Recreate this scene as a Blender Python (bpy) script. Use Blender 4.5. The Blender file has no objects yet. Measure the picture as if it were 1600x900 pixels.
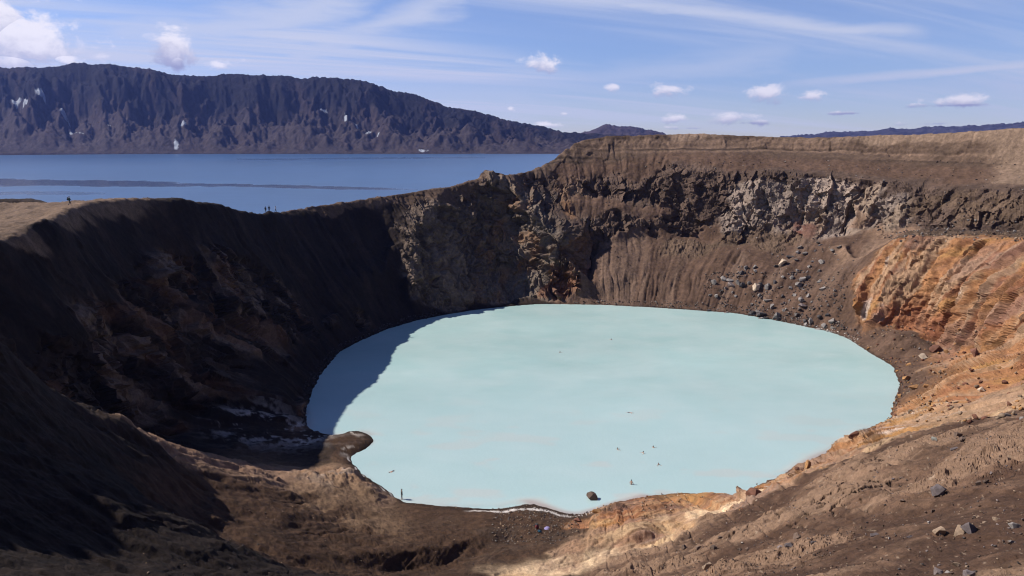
NAQ, NRQ = 1250, 1150
DEN = True; HAZE = .000036; SKY = .06; EXPO = .6
CLOUDW = (7.0, 7.5, 9.2); CLOUDW2 = (11, 10.6, 11.2); CLOUDS = (4.0, 4.2, 6.2)
def SKYC_MUL(sky):                      # the white balance of a clear high-latitude sky
    n = nt.nodes.new('ShaderNodeVectorMath'); n.operation = 'MULTIPLY'; n.inputs[1].default_value = (1.00, 1.04, 1.36)
    nt.links.new(sky.outputs[0], n.inputs[0]); return n.outputs[0]
import bpy, bmesh, math, random, time
import numpy as np
from mathutils import Vector, Matrix, Quaternion
from mathutils.geometry import delaunay_2d_cdt
T0 = time.time()
random.seed(7)
rng = np.random.default_rng(11)
scene = bpy.context.scene
COL = scene.collection
F32 = np.float32

# ------------------------------------------------------------------ camera numbers
CAMZ, FPX, TILT = 58.0, 1256.0, math.radians(10.6)
ct, st = math.cos(TILT), math.sin(TILT)

def ray(px, py):
    u, v = (px - 800) / FPX, (450 - py) / FPX
    return u, ct + v * st, -st + v * ct        # x, y, z of the direction

def AY(px, py, Y):                             # the point seen there that lies Y metres ahead
    x, y, z = ray(px, py)
    return (x / y * Y, Y, CAMZ + z / y * Y)

def AZ(px, py, Z):                             # the point seen there at height Z
    x, y, z = ray(px, py)
    s = (Z - CAMZ) / z
    return (x * s, y * s, Z)

def project(P):
    x, y, z = P[..., 0], P[..., 1], P[..., 2] - CAMZ
    d = y * ct - z * st
    v = y * st + z * ct
    return 800 + FPX * x / d, 450 - FPX * v / d, d

# ------------------------------------------------------------------ noise (table value noise)
TAB = rng.random((8, 256, 256)).astype(F32)
def vn(x, y, k=0):
    x = np.asarray(x, F32); y = np.asarray(y, F32)
    xi = np.floor(x); yi = np.floor(y)
    fx = x - xi; fy = y - yi
    xi = xi.astype(np.int32) & 255; yi = yi.astype(np.int32) & 255
    x1 = (xi + 1) & 255; y1 = (yi + 1) & 255
    fx = fx * fx * fx * (fx * (fx * 6 - 15) + 10); fy = fy * fy * fy * (fy * (fy * 6 - 15) + 10)
    t = TAB[k & 7]
    a = t[yi, xi]; b = t[yi, x1]; c = t[y1, xi]; d = t[y1, x1]
    return (a + (b - a) * fx) * (1 - fy) + (c + (d - c) * fx) * fy

def fbm(x, y, o=4, k=0, g=0.5):                # about -1 .. 1
    s = 0; a = 1.0; n = 0
    for i in range(o):
        c, q = math.cos(i * 1.1 + k), math.sin(i * 1.1 + k)
        s = s + a * (vn((x * c - y * q) + 17.3 * i, (x * q + y * c) + 9.1 * i, k + i) * 2 - 1)
        n += a; a *= g; x = x * 2.03; y = y * 2.03
    return s / n * 1.6

def fba(x, y, o=4, k=0, g=0.5):                # same without rotation, keeps streaks
    s = 0; a = 1.0; n = 0
    for i in range(o):
        s = s + a * (vn(x + 17.3 * i, y + 9.1 * i, k + i) * 2 - 1)
        n += a; a *= g; x = x * 2.03; y = y * 2.03
    return s / n * 1.6

def ridged(x, y, o=4, k=0):
    s = 0; a = 1.0; n = 0
    for i in range(o):
        s = s + a * (1 - np.abs(vn(x + 7.7 * i, y + 3.1 * i, k + i) * 2 - 1) * 2)
        n += a; a *= 0.5; x = x * 2.07; y = y * 2.07
    return s / n

def worley(x, y, k=0):
    """cell id value, F1, F2-F1"""
    x = np.asarray(x, F32); y = np.asarray(y, F32); xi = np.floor(x).astype(np.int32); yi = np.floor(y).astype(np.int32)
    f1 = np.full(x.shape, 9.0, F32); f2 = np.full(x.shape, 9.0, F32); cid = np.zeros(x.shape, F32)
    sx = np.zeros(x.shape, F32); sy = np.zeros(x.shape, F32)
    for dx in (-1, 0, 1):
        for dy in (-1, 0, 1):
            cx = xi + dx; cy = yi + dy
            h1 = TAB[k & 7][cy & 255, cx & 255]; h2 = TAB[(k + 1) & 7][cy & 255, cx & 255]
            ox = (cx + h1 - x).astype(F32); oy = (cy + h2 - y).astype(F32)
            d = np.sqrt(ox * ox + oy * oy)
            m = d < f1
            f2 = np.where(m, f1, np.minimum(f2, d))
            cid = np.where(m, TAB[(k + 2) & 7][cy & 255, cx & 255], cid)
            h3 = TAB[(k + 3) & 7][cy & 255, cx & 255]-.5; h4 = TAB[(k + 4) & 7][cy & 255, cx & 255]-.5
            sx = np.where(m, ox*h3*2+oy*h4*2, sx)
            f1 = np.where(m, d, f1)
    return cid, f1, f2 - f1, sx, sy

def sst(a, b, x):
    t = np.clip((x - a) / (b - a), 0, 1)
    return t * t * (3 - 2 * t)

# ------------------------------------------------------------------ geology palette (albedo, rock weight, orange weight)
PAL = {                                   #  r     g     b    rock  layered
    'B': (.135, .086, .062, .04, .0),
    'N': (.040, .027, .020, .06, .0),     # near left slope, skylight painted as a tone above the alcove's
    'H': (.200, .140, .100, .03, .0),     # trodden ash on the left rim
    'F': (.250, .165, .115, .04, .0),     # pale talus fan
    'R': (.150, .060, .045, .10, .0),     # baked red soil
    'M': (.150, .105, .075, .60, .0),     # broken brown rock
     # brown talus
    'K': (.145, .100, .074, .20, .0),     # brown ash strata under the rim
    'T': (.270, .195, .145, .05, .0),     # tan pumice on the rim
    'G': (.340, .275, .235, 1.0, .0),     # grey lava cliff
    'D': (.120, .084, .066, .75, .0),     # dark broken lava
    'S': (.200, .155, .122, .80, .0),     # mixed altered rock of the spur
    'O': (.400, .205, .098, .60, 1.0),    # orange altered rock
    'Y': (.740, .560, .370, .15, .6),     # pale yellow-cream clay
    'P': (.340, .225, .150, .25, .5),     # pinkish clay
    'A': (.078, .046, .029, .04, .0),     # dark beach mud
    'C': (.160, .100, .068, .12, .0),     # clods of the near slope
    'L': (.027, .0185, .015, .08, .0),     # left slope, its shade darkened into the albedo
    'X': (.058, .042, .034, .95, .0),     # left cliffs, albedo lowered to carry their shade
}
pts = []; segs = []
def add(p, m):
    pts.append((p[0], p[1], p[2]) + tuple(1.0 if k == m else 0.0 for k in PAL)); return len(pts) - 1
def line(kind, m, lst, brk=True):
    """kind 'Y': (px,py,Y[,m])   'Z': (px,py,z[,m])   'W': world"""
    prev = None
    for q in lst:
        mm = q[3] if len(q) > 3 else m
        p = AY(*q[:3]) if kind == 'Y' else AZ(*q[:3]) if kind == 'Z' else q[:3]
        i = add(p, mm)
        if prev is not None and brk: segs.append((prev, i))
        prev = i
CX, CY = 24.0, 195.0

# lake shore, z = 0
SHORE = [(475,640),(478,668),(488,682),(502,676),(520,670),(545,669),(566,674),(582,682),(581,694),(566,704),(547,713),
 (546,723),(570,746),(598,768),(625,784),(680,789),(740,793),(775,795),(800,790),(820,783),(845,789),(870,798),(895,806),
 (912,804),(928,797),(960,786),(1000,777),(1060,770),(1110,773),(1160,777),(1185,760),(1240,735),(1300,705),(1340,677),
 (1394,656),(1402,620),(1408,600),(1398,575),(1370,557),(1345,541),(1320,526),(1290,516),(1250,508),(1200,498),(1150,489),
 (1080,484),(1000,479),(940,476),(890,475),(840,475),(800,478),(740,484),(700,490),(650,500),(600,515),(560,532),(530,548),
 (512,568),(498,585),(485,612)]
SM = ['X','X','A','A','A','A','A','A','A','A','A','A','A','A','A','A','A','A','A','A','A','A','A','A','P','P','O','O','P','O','O','O','O','O',
 'O','B','B','B','B','B','B','B','B','B','B','B','B','B','B','L','L','L','L','L','L','L','L','L','L','L']
shore = [AZ(x, y, 0) for x, y in SHORE]
ids = [add(p, m) for p, m in zip(shore, SM)]
for a, b in zip(ids, ids[1:] + ids[:1]): segs.append((a, b))
for p in shore:                                             # lake bed
    d = math.hypot(p[0]-CX, p[1]-CY); k = (d - 6) / d
    add((CX+(p[0]-CX)*k, CY+(p[1]-CY)*k, -1.6), 'A')
for a in range(0, 360, 30):
    add((CX+30*math.cos(math.radians(a)), CY+30*math.sin(math.radians(a)), -8), 'A')

line('Z','A',[(505,690,1.0),(530,690,1.2),(550,683,1.2),(566,690,1.1),(520,706,1.2),(535,716,1.2),(520,679,.7),(575,688,.6),(560,677,.6),(558,699,.7),(540,676,.7)],False)
# --- far wall
line('Y','B',[(930,400,296),(965,380,305),(1010,372,309),(1060,372,309),(1110,372,306)])          # head of the talus
line('Y','D',[(905,345,306),(960,350,310),(1020,358,312),(1070,368,312),(1110,352,307),(1150,350,303,'G'),(1200,352,299,'G'),(1260,352,291,'G'),(1320,352,283,'G'),(1390,356,272,'G'),(1450,356,262,'D'),(1520,360,250,'D'),(1610,362,237,'D')])
line('Y','D',[(910,288,327),(960,296,326),(1010,292,325),(1055,268,323),(1100,268,317,'D'),(1150,272,312,'D'),(1200,270,308),(1260,272,300),(1320,278,293),(1390,285,283),(1450,298,270,'D'),(1520,298,259,'D'),(1610,298,246,'D')])
line('Y','B',[(880,262,333),(950,266,334),(1040,250,332),(1100,250,326),(1200,258,317),(1300,262,303),(1400,272,290),(1500,276,273),(1610,278,257,'T')])
line('Y','K',[(880,250,338),(950,238,342),(1040,228,345),(1100,226,343),(1200,233,336),(1300,238,322),(1400,245,306),(1500,250,287),(1610,254,268,'T')])
line('Y','G',[(1135,305,309,'D'),(1165,300,308),(1200,294,305),(1260,292,297),(1320,297,289),(1390,303,279),(1440,312,268,'M'),(1520,320,256,'M'),(1610,325,242,'M')])
line('Y','D',[(893,300,325),(940,306,324),(1000,312,323),(1050,322,319)])
line('Y','B',[(900,318,317),(940,322,316),(1000,328,316),(1050,338,314)])
line('Y','M',[(1060,378,306),(1100,383,302),(1150,382,297),(1200,378,292),(1240,372,288)],False)
line('Y','R',[(1250,358,289)],False)
line('Y','F',[(1340,362,281),(1385,366,272),(1400,366,266),(1368,392,260),(1338,402,260),(1320,385,268)],False)
# rim crest (silhouette)
line('Y','K',[(460,325,250),(510,317,264),(560,310,277),(625,301,290),(700,290,303),(740,278,309),(768,267,314,'D'),(792,272,318),(840,262,331),(870,245,340),(888,229,345),(905,219,348),(950,211,351),(1000,210,354),(1088,208,354,'T'),(1180,212,346),(1270,214,334),(1350,212,321,'T'),(1450,208,304,'T'),(1520,204,291,'T'),(1610,198,275,'T')])
# talus mid line
line('Y','B',[(930,440,284),(1000,430,286),(1080,430,284),(1150,430,277),(1220,425,271),(1290,420,267),(1340,415,262)],False)
line('Y','B',[(1150,390,289),(1250,385,281),(1330,378,272)],False)
# --- spur in the middle
line('Y','S',[(700,290,303),(668,332,285),(648,365,274),(636,395,267),(640,428,260)])
line('Y','S',[(660,447,262),(710,464,268),(780,466,279),(850,464,283),(884,458,286)])
line('Y','S',[(768,269,312),(800,300,305),(840,340,296),(872,380,289),(895,405,285),(890,440,282)])
line('Y','S',[(705,330,296),(700,380,288),(705,430,277)])
line('Y','S',[(742,315,306),(760,370,299),(790,430,291),(820,452,286)])
line('Y','S',[(775,315,309),(815,370,301),(845,420,292)])
line('Y','D',[(830,285,326),(870,320,318),(905,365,309),(920,400,302),(912,450,290)])              # gully right of the spur
# --- left wall (in shade): steep below the crest, easing towards the lake
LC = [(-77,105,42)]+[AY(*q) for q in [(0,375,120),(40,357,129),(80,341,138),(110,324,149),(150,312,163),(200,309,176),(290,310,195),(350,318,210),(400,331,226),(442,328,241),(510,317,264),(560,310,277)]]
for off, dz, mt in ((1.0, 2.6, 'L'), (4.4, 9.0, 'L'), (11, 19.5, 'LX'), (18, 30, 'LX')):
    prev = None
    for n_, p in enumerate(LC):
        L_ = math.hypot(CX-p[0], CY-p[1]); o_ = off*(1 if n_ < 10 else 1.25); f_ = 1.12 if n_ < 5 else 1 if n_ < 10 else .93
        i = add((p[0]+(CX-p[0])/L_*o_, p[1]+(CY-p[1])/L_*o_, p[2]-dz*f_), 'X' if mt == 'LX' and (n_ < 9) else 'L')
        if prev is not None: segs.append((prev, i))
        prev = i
line('W','X',[(-50,222,9),(-47,232,8)],False)
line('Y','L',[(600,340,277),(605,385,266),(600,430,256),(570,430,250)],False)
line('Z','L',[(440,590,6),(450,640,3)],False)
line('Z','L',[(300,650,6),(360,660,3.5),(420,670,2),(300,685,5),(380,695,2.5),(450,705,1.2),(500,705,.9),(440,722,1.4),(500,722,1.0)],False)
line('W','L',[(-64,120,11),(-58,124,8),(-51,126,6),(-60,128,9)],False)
# left rim crest
line('Y','H',[(0,375,120),(40,357,129),(80,341,138),(110,324,149),(150,312,163),(200,309,176),(290,310,195,'L'),(350,318,210,'L'),(400,331,226,'L'),(425,331,232,'L'),(442,328,241,'L')])
line('W','L',[(-77,118,43.6),(-77,105,42),(-76,92,46),(-68,76,57),(-62,52,61),(-45,22,59),(-14,-6,57.5),(0,0,56.4),(14,0,56.6),(45,8,58),(85,30,61),(125,70,63),(158,120,63),(176,165,62),(182,205,61),(180,240,60.5),AY(1610,198,275)])
# left plateau outside
line('Y','H',[(-60,362,130),(0,345,150),(50,328,165),(40,319,190),(0,317,200),(-60,316,190)],False)
line('Y','T',[(-90,309,225,'L'),(0,309,236,'L'),(40,309,240,'L'),(66,311,240,'L'),(76,316,236,'L')])
# --- near left spur
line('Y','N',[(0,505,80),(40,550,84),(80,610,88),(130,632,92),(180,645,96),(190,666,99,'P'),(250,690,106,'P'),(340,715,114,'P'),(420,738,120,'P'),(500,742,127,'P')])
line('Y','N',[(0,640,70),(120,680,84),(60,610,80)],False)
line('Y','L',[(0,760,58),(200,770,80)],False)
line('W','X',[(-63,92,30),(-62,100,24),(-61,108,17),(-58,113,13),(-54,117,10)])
line('Y','A',[(330,760,103),(430,800,101),(300,850,85)],False)
line('W','L',[(-31,45,31.7),(-28.6,55,25.8),(-22,72,16.2),(-40,30,44),(-25,25,42),(-22,40,33.5),(-15,60,21.5)],False)
line('Z','A',[(560,772,2.5),(540,790,3),(500,800,3.5),(560,830,3.5),(600,800,1.5),(640,815,1.2),(700,830,1.6),(790,828,1.4),(850,822,1.4),(880,838,2.0),(520,845,6.0)],False)
line('Z','P',[(540,733,3.2),(565,752,3.0),(590,778,2.6)])
GU = [AZ(*q) for q in [(440,905,8.5),(540,905,5.8),(620,899,3.4),(690,890,2.1),(745,866,1.3),(790,846,1.1)]]
line('W','A',GU)
line('W','A',[(p[0]-.9, p[1]+2.2+.0*i, p[2]+(2.1 if i < 4 else 1.3-.4*(i-4))) for i, p in enumerate(GU)])
line('Z','A',[(640,900,7.5),(700,897,7),(740,880,5.0),(790,868,3.8),(850,857,3.2)])
# --- near right: clay bank then brown slope
line('Z','O',[(905,818,2.0),(940,812,3.0),(985,790,4.5),(1060,783,5),(1120,783,5.5),(1165,784,6),(1230,745,6),(1300,714,7),(1350,690,8)])
line('Z','P',[(880,850,3.8),(940,842,6),(1000,828,8),(1080,808,9.5),(1150,795,10)])
line('Y','Y',[(790,905,88),(880,885,91),(960,862,95),(1040,840,97),(1110,813,98),(1160,795,99)])
line('Y','C',[(850,928,80),(900,908,84),(1000,872,87),(1100,826,91),(1165,790,95,'P'),(1200,768,96,'P'),(1300,722,98,'P'),(1400,683,99,'P'),(1500,655,100,'P'),(1610,632,101,'P')])
line('Y','C',[(900,918,81),(1010,882,84),(1108,836,87),(1210,777,92),(1300,730,94),(1400,690,95),(1500,663,96),(1610,640,96)])
line('Y','C',[(1000,920,70),(1100,872,74),(1200,818,77),(1300,775,78),(1400,740,77),(1500,710,76),(1610,690,73)],False)
line('Y','C',[(1100,905,60),(1200,870,61),(1300,840,62),(1400,800,61),(1500,780,57),(1610,760,54)],False)
line('Y','C',[(1200,905,49),(1300,905,43),(1400,905,38),(1500,905,34),(1610,905,30)],False)
line('W','C',[(8,75,14),(7,60,21),(6,45,29),(5,30,38),(4,15,47.5),(2,5,54),(25,22,44),(45,40,42),(14,30,38.5),(80,60,46),(100,90,42)],False)
# --- right: orange walls
line('Y','O',[(1338,460,238),(1352,492,234),(1370,504,229),(1420,506,222),(1455,530,212),(1490,545,200),(1540,550,187),(1610,545,164)])
line('Y','O',[(1341,445,240),(1360,420,242),(1398,388,241),(1432,374,238),(1500,374,227),(1610,378,206)])
line('Y','O',[(1385,440,233),(1440,430,226),(1520,440,208),(1600,450,187)],False)
line('Y','M',[(1432,364,247),(1500,364,236),(1610,368,215)],False)
line('Y','M',[(1440,360,256),(1510,362,245),(1610,365,226)],False)
line('Y','P',[(1455,540,205,'B'),(1450,575,185),(1440,600,175,'B'),(1430,645,149),(1500,600,150,'O'),(1540,570,156,'O'),(1460,630,143,'O'),(1600,560,150,'O'),(1600,605,138,'O'),(1545,618,140,'O'),(1500,640,124,'P'),(1420,560,203,'B'),(1480,575,180,'O')],False)
line('W','O',[(128,165,34),(118,140,32),(104,118,30),(140,150,46),(150,195,46)],False)
line('Y','B',[(1400,520,212),(1430,530,208)],False)
line('Y','B',[(1320,455,244),(1333,490,238),(1352,512,231),(1400,517,222),(1440,520,214),(1450,545,203)],False)
line('Y','B',[(1330,425,252),(1352,400,256),(1395,374,258),(1432,362,259)],False)
# outside the rim
def ring(lst, m):
    for a, r, z in lst: add((CX+r*math.cos(math.radians(a)), CY+r*math.sin(math.radians(a)), z), m)
ring([(0,205,59),(20,205,58.5),(35,200,56.5),(48,195,55.0),(60,195,54),(70,200,51),(80,205,44),(88,200,36),(95,190,25),(102,180,16),(112,165,12),(125,160,6),(138,155,4)],'T')
ring([(148,150,6),(160,150,8),(172,160,24),(183,165,30),(193,165,34),(205,165,46),(220,180,52),(240,230,50),(270,240,50),(300,230,52),(330,215,57)],'T')
ring([(-10,600,52),(20,600,50),(40,600,49),(60,600,48),(75,600,40),(84,560,-8),(95,400,-8),(105,330,-8),(115,260,-8),(130,230,-8),(145,230,-8),(160,250,-8),(172,330,-8),(185,420,-8),(200,600,-8),(225,600,20),(250,600,40),(290,600,45),(330,600,50)],'B')
for X, Y, z in ((-700,-500,30),(-700,0,-8),(-700,500,-8),(-700,1000,-8),(-200,1000,-8),(150,1000,-8),(300,1000,40),(800,1000,48),(800,400,48),(800,-500,48),(0,-500,45)):
    add((X, Y, z), 'B')

# ------------------------------------------------------------------ triangulate and rasterise
P = np.array(pts)
res = delaunay_2d_cdt([Vector((p[0], p[1])) for p in pts], segs, [], 0, 0.01)
v2, tris, orig = res[0], res[2], res[3]
VAL = np.zeros((len(v2), P.shape[1] - 2))
for i, o in enumerate(orig):
    if len(o): VAL[i] = P[o[0], 2:]
    else:
        d = np.hypot(P[:, 0]-v2[i].x, P[:, 1]-v2[i].y); w = 1/(d**2+1e-3); w[np.argsort(d)[4:]] = 0
        VAL[i] = (P[:, 2:]*w[:, None]).sum(0)/w.sum()
NC = VAL.shape[1]
X0, Y0, X1, Y1, CELL = -320, -120, 420, 620, 1.0
nx, ny = int((X1-X0)/CELL)+1, int((Y1-Y0)/CELL)+1
G = np.zeros((NC, ny, nx), F32)
V2 = np.array([(v.x, v.y) for v in v2])
for t in tris:
    a, b, c = t
    A, B, C = V2[a], V2[b], V2[c]
    x0 = max(0, int((min(A[0],B[0],C[0])-X0)/CELL)); x1 = min(nx-1, int((max(A[0],B[0],C[0])-X0)/CELL)+1)
    y0 = max(0, int((min(A[1],B[1],C[1])-Y0)/CELL)); y1 = min(ny-1, int((max(A[1],B[1],C[1])-Y0)/CELL)+1)
    if x1 < x0 or y1 < y0: continue
    gx, gy = np.meshgrid(X0+np.arange(x0, x1+1)*CELL, Y0+np.arange(y0, y1+1)*CELL)
    den = (B[1]-C[1])*(A[0]-C[0])+(C[0]-B[0])*(A[1]-C[1])
    if abs(den) < 1e-9: continue
    l1 = ((B[1]-C[1])*(gx-C[0])+(C[0]-B[0])*(gy-C[1]))/den
    l2 = ((C[1]-A[1])*(gx-C[0])+(A[0]-C[0])*(gy-C[1]))/den
    l3 = 1-l1-l2
    m = (l1 >= -1e-6) & (l2 >= -1e-6) & (l3 >= -1e-6)
    for k in range(NC):
        g = G[k, y0:y1+1, x0:x1+1]
        g[m] = (l1*VAL[a, k]+l2*VAL[b, k]+l3*VAL[c, k])[m]

def blur(a, s):
    r = int(3*s+1); k = np.exp(-0.5*(np.arange(-r, r+1)/s)**2); k /= k.sum()
    p = np.pad(a, r, mode='edge')
    p = sum(w*p[i:i+a.shape[0], :] for i, w in enumerate(k))
    return sum(w*p[:, i:i+a.shape[1]] for i, w in enumerate(k)).astype(F32)
gx, gy = np.meshgrid(X0+np.arange(nx)*CELL, Y0+np.arange(ny)*CELL)
near = sst(98, 82, gy) * sst(150, 100, np.abs(gx))
zs = blur(G[0], 0.6); zn = blur(G[0], 3.5)
shorez = sst(3.0, 6.0, zs)
G[0] = zs*(1-near*shorez)+zn*near*shorez
for k in range(1, NC): G[k] = blur(G[k], 0.8)

def inside(x, y):
    f = np.minimum(1, np.minimum(np.where(x > 0, X1, -X0)/np.maximum(np.abs(x), 1e-6), np.where(y > 0, Y1, -Y0)/np.maximum(np.abs(y), 1e-6))*.999)
    return (x*f).astype(np.float64 if x.dtype == np.float64 else F32), (y*f).astype(np.float64 if x.dtype == np.float64 else F32)
def bspl(k, x, y):
    """cubic B-spline sample of grid k; beyond its border the value runs on outward"""
    x, y = inside(x, y)
    u = np.clip((x-X0)/CELL, 1, nx-3.001); v = np.clip((y-Y0)/CELL, 1, ny-3.001)
    ui = np.floor(u).astype(np.int32); vi = np.floor(v).astype(np.int32)
    fu = (u-ui).astype(F32); fv = (v-vi).astype(F32)
    def W(t): return ((1-t)**3/6, (3*t**3-6*t*t+4)/6, (-3*t**3+3*t*t+3*t+1)/6, t**3/6)
    wu, wv = W(fu), W(fv)
    g = G[k]; s = 0
    for j in range(4):
        row = 0
        for i in range(4): row = row + wu[i]*g[vi+j-1, ui+i-1]
        s = s + wv[j]*row
    return s
def blin(k, x, y):
    x, y = inside(x, y)
    u = np.clip((x-X0)/CELL, 0, nx-1.001); v = np.clip((y-Y0)/CELL, 0, ny-1.001)
    ui = np.floor(u).astype(np.int32); vi = np.floor(v).astype(np.int32)
    fu = (u-ui).astype(F32); fv = (v-vi).astype(F32); g = G[k]
    return (g[vi, ui]*(1-fu)+g[vi, ui+1]*fu)*(1-fv)+(g[vi+1, ui]*(1-fu)+g[vi+1, ui+1]*fu)*fv

# ------------------------------------------------------------------ adaptive vertex net (finer where the ground is near or steep)
az_in = np.radians(np.linspace(-37, 37, NAQ))
az_out = np.radians(np.concatenate([np.linspace(38, 60, 24), np.linspace(63, 180, 40), np.linspace(183, 297, 40), np.linspace(300, 322, 24)]))
az = np.concatenate([az_in, az_out])            # closed ring
NA, NR = len(az), NRQ
rr = np.concatenate([np.arange(0.6, 420, 0.2), np.geomspace(421, 9000, 60)])
RX = np.sin(az)[:, None]*rr[None]; RY = np.cos(az)[:, None]*rr[None]
Z = blin(0, RX, RY)
dr = np.diff(rr)[None]; dz = np.diff(Z, axis=1)
ds = np.sqrt(dr**2+dz**2)
rm = 0.5*(rr[1:]+rr[:-1])[None]; zm = 0.5*(Z[:, 1:]+Z[:, :-1])
dist = np.sqrt(rm**2+(CAMZ-zm)**2)
nv = np.abs(-dz*rm+dr*(zm-CAMZ))/(ds*dist)      # facing the eye
w = ds/dist*(0.30+np.minimum(nv, 1))
w *= np.where(zm < -0.8, 0.06, 1.0) * np.where(rm < 22, 0.25, 1.0)
w = np.where(rm > 420, 0.0, w)
cw = np.concatenate([np.zeros((NA, 1)), np.cumsum(w, axis=1)], axis=1)
tail = 45
R = np.empty((NA, NR))
m0 = np.searchsorted(rr, 400)
for i in range(NA):
    R[i, :NR-tail] = np.interp(np.linspace(0, cw[i, m0], NR-tail), cw[i, :m0+1], rr[:m0+1])
R[:, NR-tail:] = np.geomspace(404, 9000, tail)[None]
kr = np.exp(-0.5*(np.arange(-30, 31)/11.0)**2); kr /= kr.sum()
RP = np.concatenate([R[-30:], R, R[:30]])
R = sum(k_*RP[i_:i_+NA] for i_, k_ in enumerate(kr))
PX = (np.sin(az)[:, None]*R).astype(F32); PY = (np.cos(az)[:, None]*R).astype(F32)
print('net', NA*NR, time.time()-T0)
def far_add(x, y): return 0
PZ = bspl(0, PX, PY).astype(F32)
e = 1.2
gxn = (bspl(0, PX+e, PY)-bspl(0, PX-e, PY))/(2*e); gyn = (bspl(0, PX, PY+e)-bspl(0, PX, PY-e))/(2*e)
slope = np.hypot(gxn, gyn)
nl = np.sqrt(1+slope**2)
NX, NY, NZ = -gxn/nl, -gyn/nl, 1/nl
th = np.arctan2(PY-CY, PX-CX); U = th*110.0; RC = np.hypot(PX-CX, PY-CY)
wx = PX+2.6*fbm(PX/9, PY/9+PZ/9, 4, 3); wy = PY+2.6*fbm(PX/9+40, PY/9+PZ/9, 4, 5)
CH = np.zeros(PX.shape+(5,), F32); ws = np.zeros(PX.shape, F32); WT = {}
for k, (nm, pv_) in enumerate(PAL.items()):                # the nearest kind of ground wins: crisp, ragged borders
    wk = np.maximum(blin(k+1, wx, wy), 0)**4
    WT[nm] = wk; ws += wk; CH += wk[..., None]*np.array(pv_, F32)
CH /= np.maximum(ws, 1e-6)[..., None]
for nm in WT: WT[nm] = WT[nm]/np.maximum(ws, 1e-6)
alb = CH[..., :3].copy(); rock = CH[..., 3].copy(); lay = CH[..., 4].copy(); del CH
dist = np.sqrt(PX**2+PY**2+(PZ-CAMZ)**2)
print('channels', time.time()-T0)
# ------------------------------------------------------------------ relief
shf = sst(0.15, 2.2, PZ)                                     # keeps the shore line where it is
farf = sst(60, 150, dist)
nearR = sst(125, 95, PY)*sst(-25, 5, PX)                      # clod slope below the viewer
nearL = sst(128, 100, PY)*sst(0, -25, PX)
leftw = sst(-30, -45, PX)*sst(95, 110, PY)*sst(285, 255, PY)
steep = sst(0.75, 1.6, slope)
rk = rock*shf*np.maximum(sst(.22, .65, slope), .45*(lay > .5)*sst(.08, .3, slope))
disp = np.zeros(PX.shape, F32); PXf = PX
W1 = fbm(U/16, PZ/16, 3, 1)
# big buttresses, angular blocks, fissures on rock
m = rk > 0.03
Um, Zm, Pm, Qm = U[m], PZ[m], PX[m], PY[m]
warp = 1.3*fbm(Um/5, Zm/5, 3, 2)
rkm = rk[m]; layf = lay[m]
cid, f1, f21, sx, sy = worley((Um+warp)/6.5, (Zm+warp*1.5)/9.5, 1)
cid2, g1, g21, tx, ty = worley((Um-.8*warp)/2.9, (Zm+warp)/4.2, 4)
cid3, h1, h21, ux, uy = worley((Um+.5*warp)/1.25, (Zm-.5*warp)/1.7, 2)
big = fbm(Um/15, Zm/40, 3, 4)
cols = ridged((Um+warp*1.2)/8, Zm/60, 3, 2)
d = 2.8*big*rkm
hard = rkm*(1-layf)*(1-.45*WT['S'][m])
d += hard*(2.3*(cid-.5)+3.4*sx)
d += hard*(1.3*(cid2-.5)+2.3*tx)
d -= hard*2.2*sst(.72, .86, vn(Um/4.6+.5*warp, Zm/26, 6))*sst(.2, .5, rkm)
d += hard*(.45*(cid3-.5)+1.0*ux+.25*fbm(Um/.9, Zm/.9, 3, 6))
sw = WT['S'][m]*shf[m]
ac, al = (Um-Zm)*.707, (Um+Zm)*.707
d += sw*(4.2*(ridged(ac/11+.8*warp, al/42, 4, 5)-.42)+1.2*(ridged(ac/3.4, al/13, 3, 2)-.4))
lj = layf*rkm
bed = (Zm+.5*warp+.06*Um)
led = vn(bed/1.1, Um*0.03, 3); ledge = sst(.38, .56, led)+.5*sst(.3, .6, vn(bed/2.7, Um*.02, 5))
d += 1.45*lj*(3.6*(cols-.4)+.6*fba(Um/3.2+.8*warp, Zm/16, 3, 5)+1.3*sx+.8*tx+.30*(ledge-.6)-1.0*sst(.74, .84, vn(Um/2.3+.6*warp, Zm/16, 1))+.8*(cid-.5)+.35*fbm(Um/.9, Zm/.9, 3, 2)-3.4*sst(.66, .78, vn((Um+.9*warp)/4.8, Zm/45, 6))+1.6*sst(.3, .7, vn((Um+.8*warp)/3.6+31, Zm/60, 2)))
disp[m] += d
DX, DY, DZ = disp*NX, disp*NY, disp*NZ*0.5
# scree ribs and gullies down the fall line, hummocks
ta = (1-rock)*shf
rib = fba((U+1.2*W1)/1.5, RC/16, 4, 1)
rib2 = fba((U+4*W1)/6, RC/34, 3, 3)
lcrest = leftw*sst(30, 38, PZ)
farwall = (1-.8*lcrest)*sst(.30, .55, slope)*sst(20, 60, np.hypot(PX-0, PY-0)-30)
rib3 = ridged((U+1.5*W1)/2.4, RC/26, 3, 5)
zz = ta*farwall*(.30*rib+.7*rib2-.5*sst(.45, .9, rib3))
zz += WT['M']*shf*.7*fbm(PX/2.2, PY/2.2, 5, 4, .6)
zz += ta*.20*fbm(PX/2.4, PY/2.4, 5, 6)*(.5+farf)
zz += shf*leftw*sst(42, 34, PZ)*(1-rock)*.5*fba((U+3*W1)/2.6, RC/40, 3, 6)
# strata ledges under the far rim
kz = WT['K']*sst(44, 47, PZ)*sst(60, 57, PZ)*sst(225, 240, PY+.6*PX)
zz += kz*.8*(vn((PZ+.5*W1)/1.0, U*.02, 5)-.5)
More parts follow.
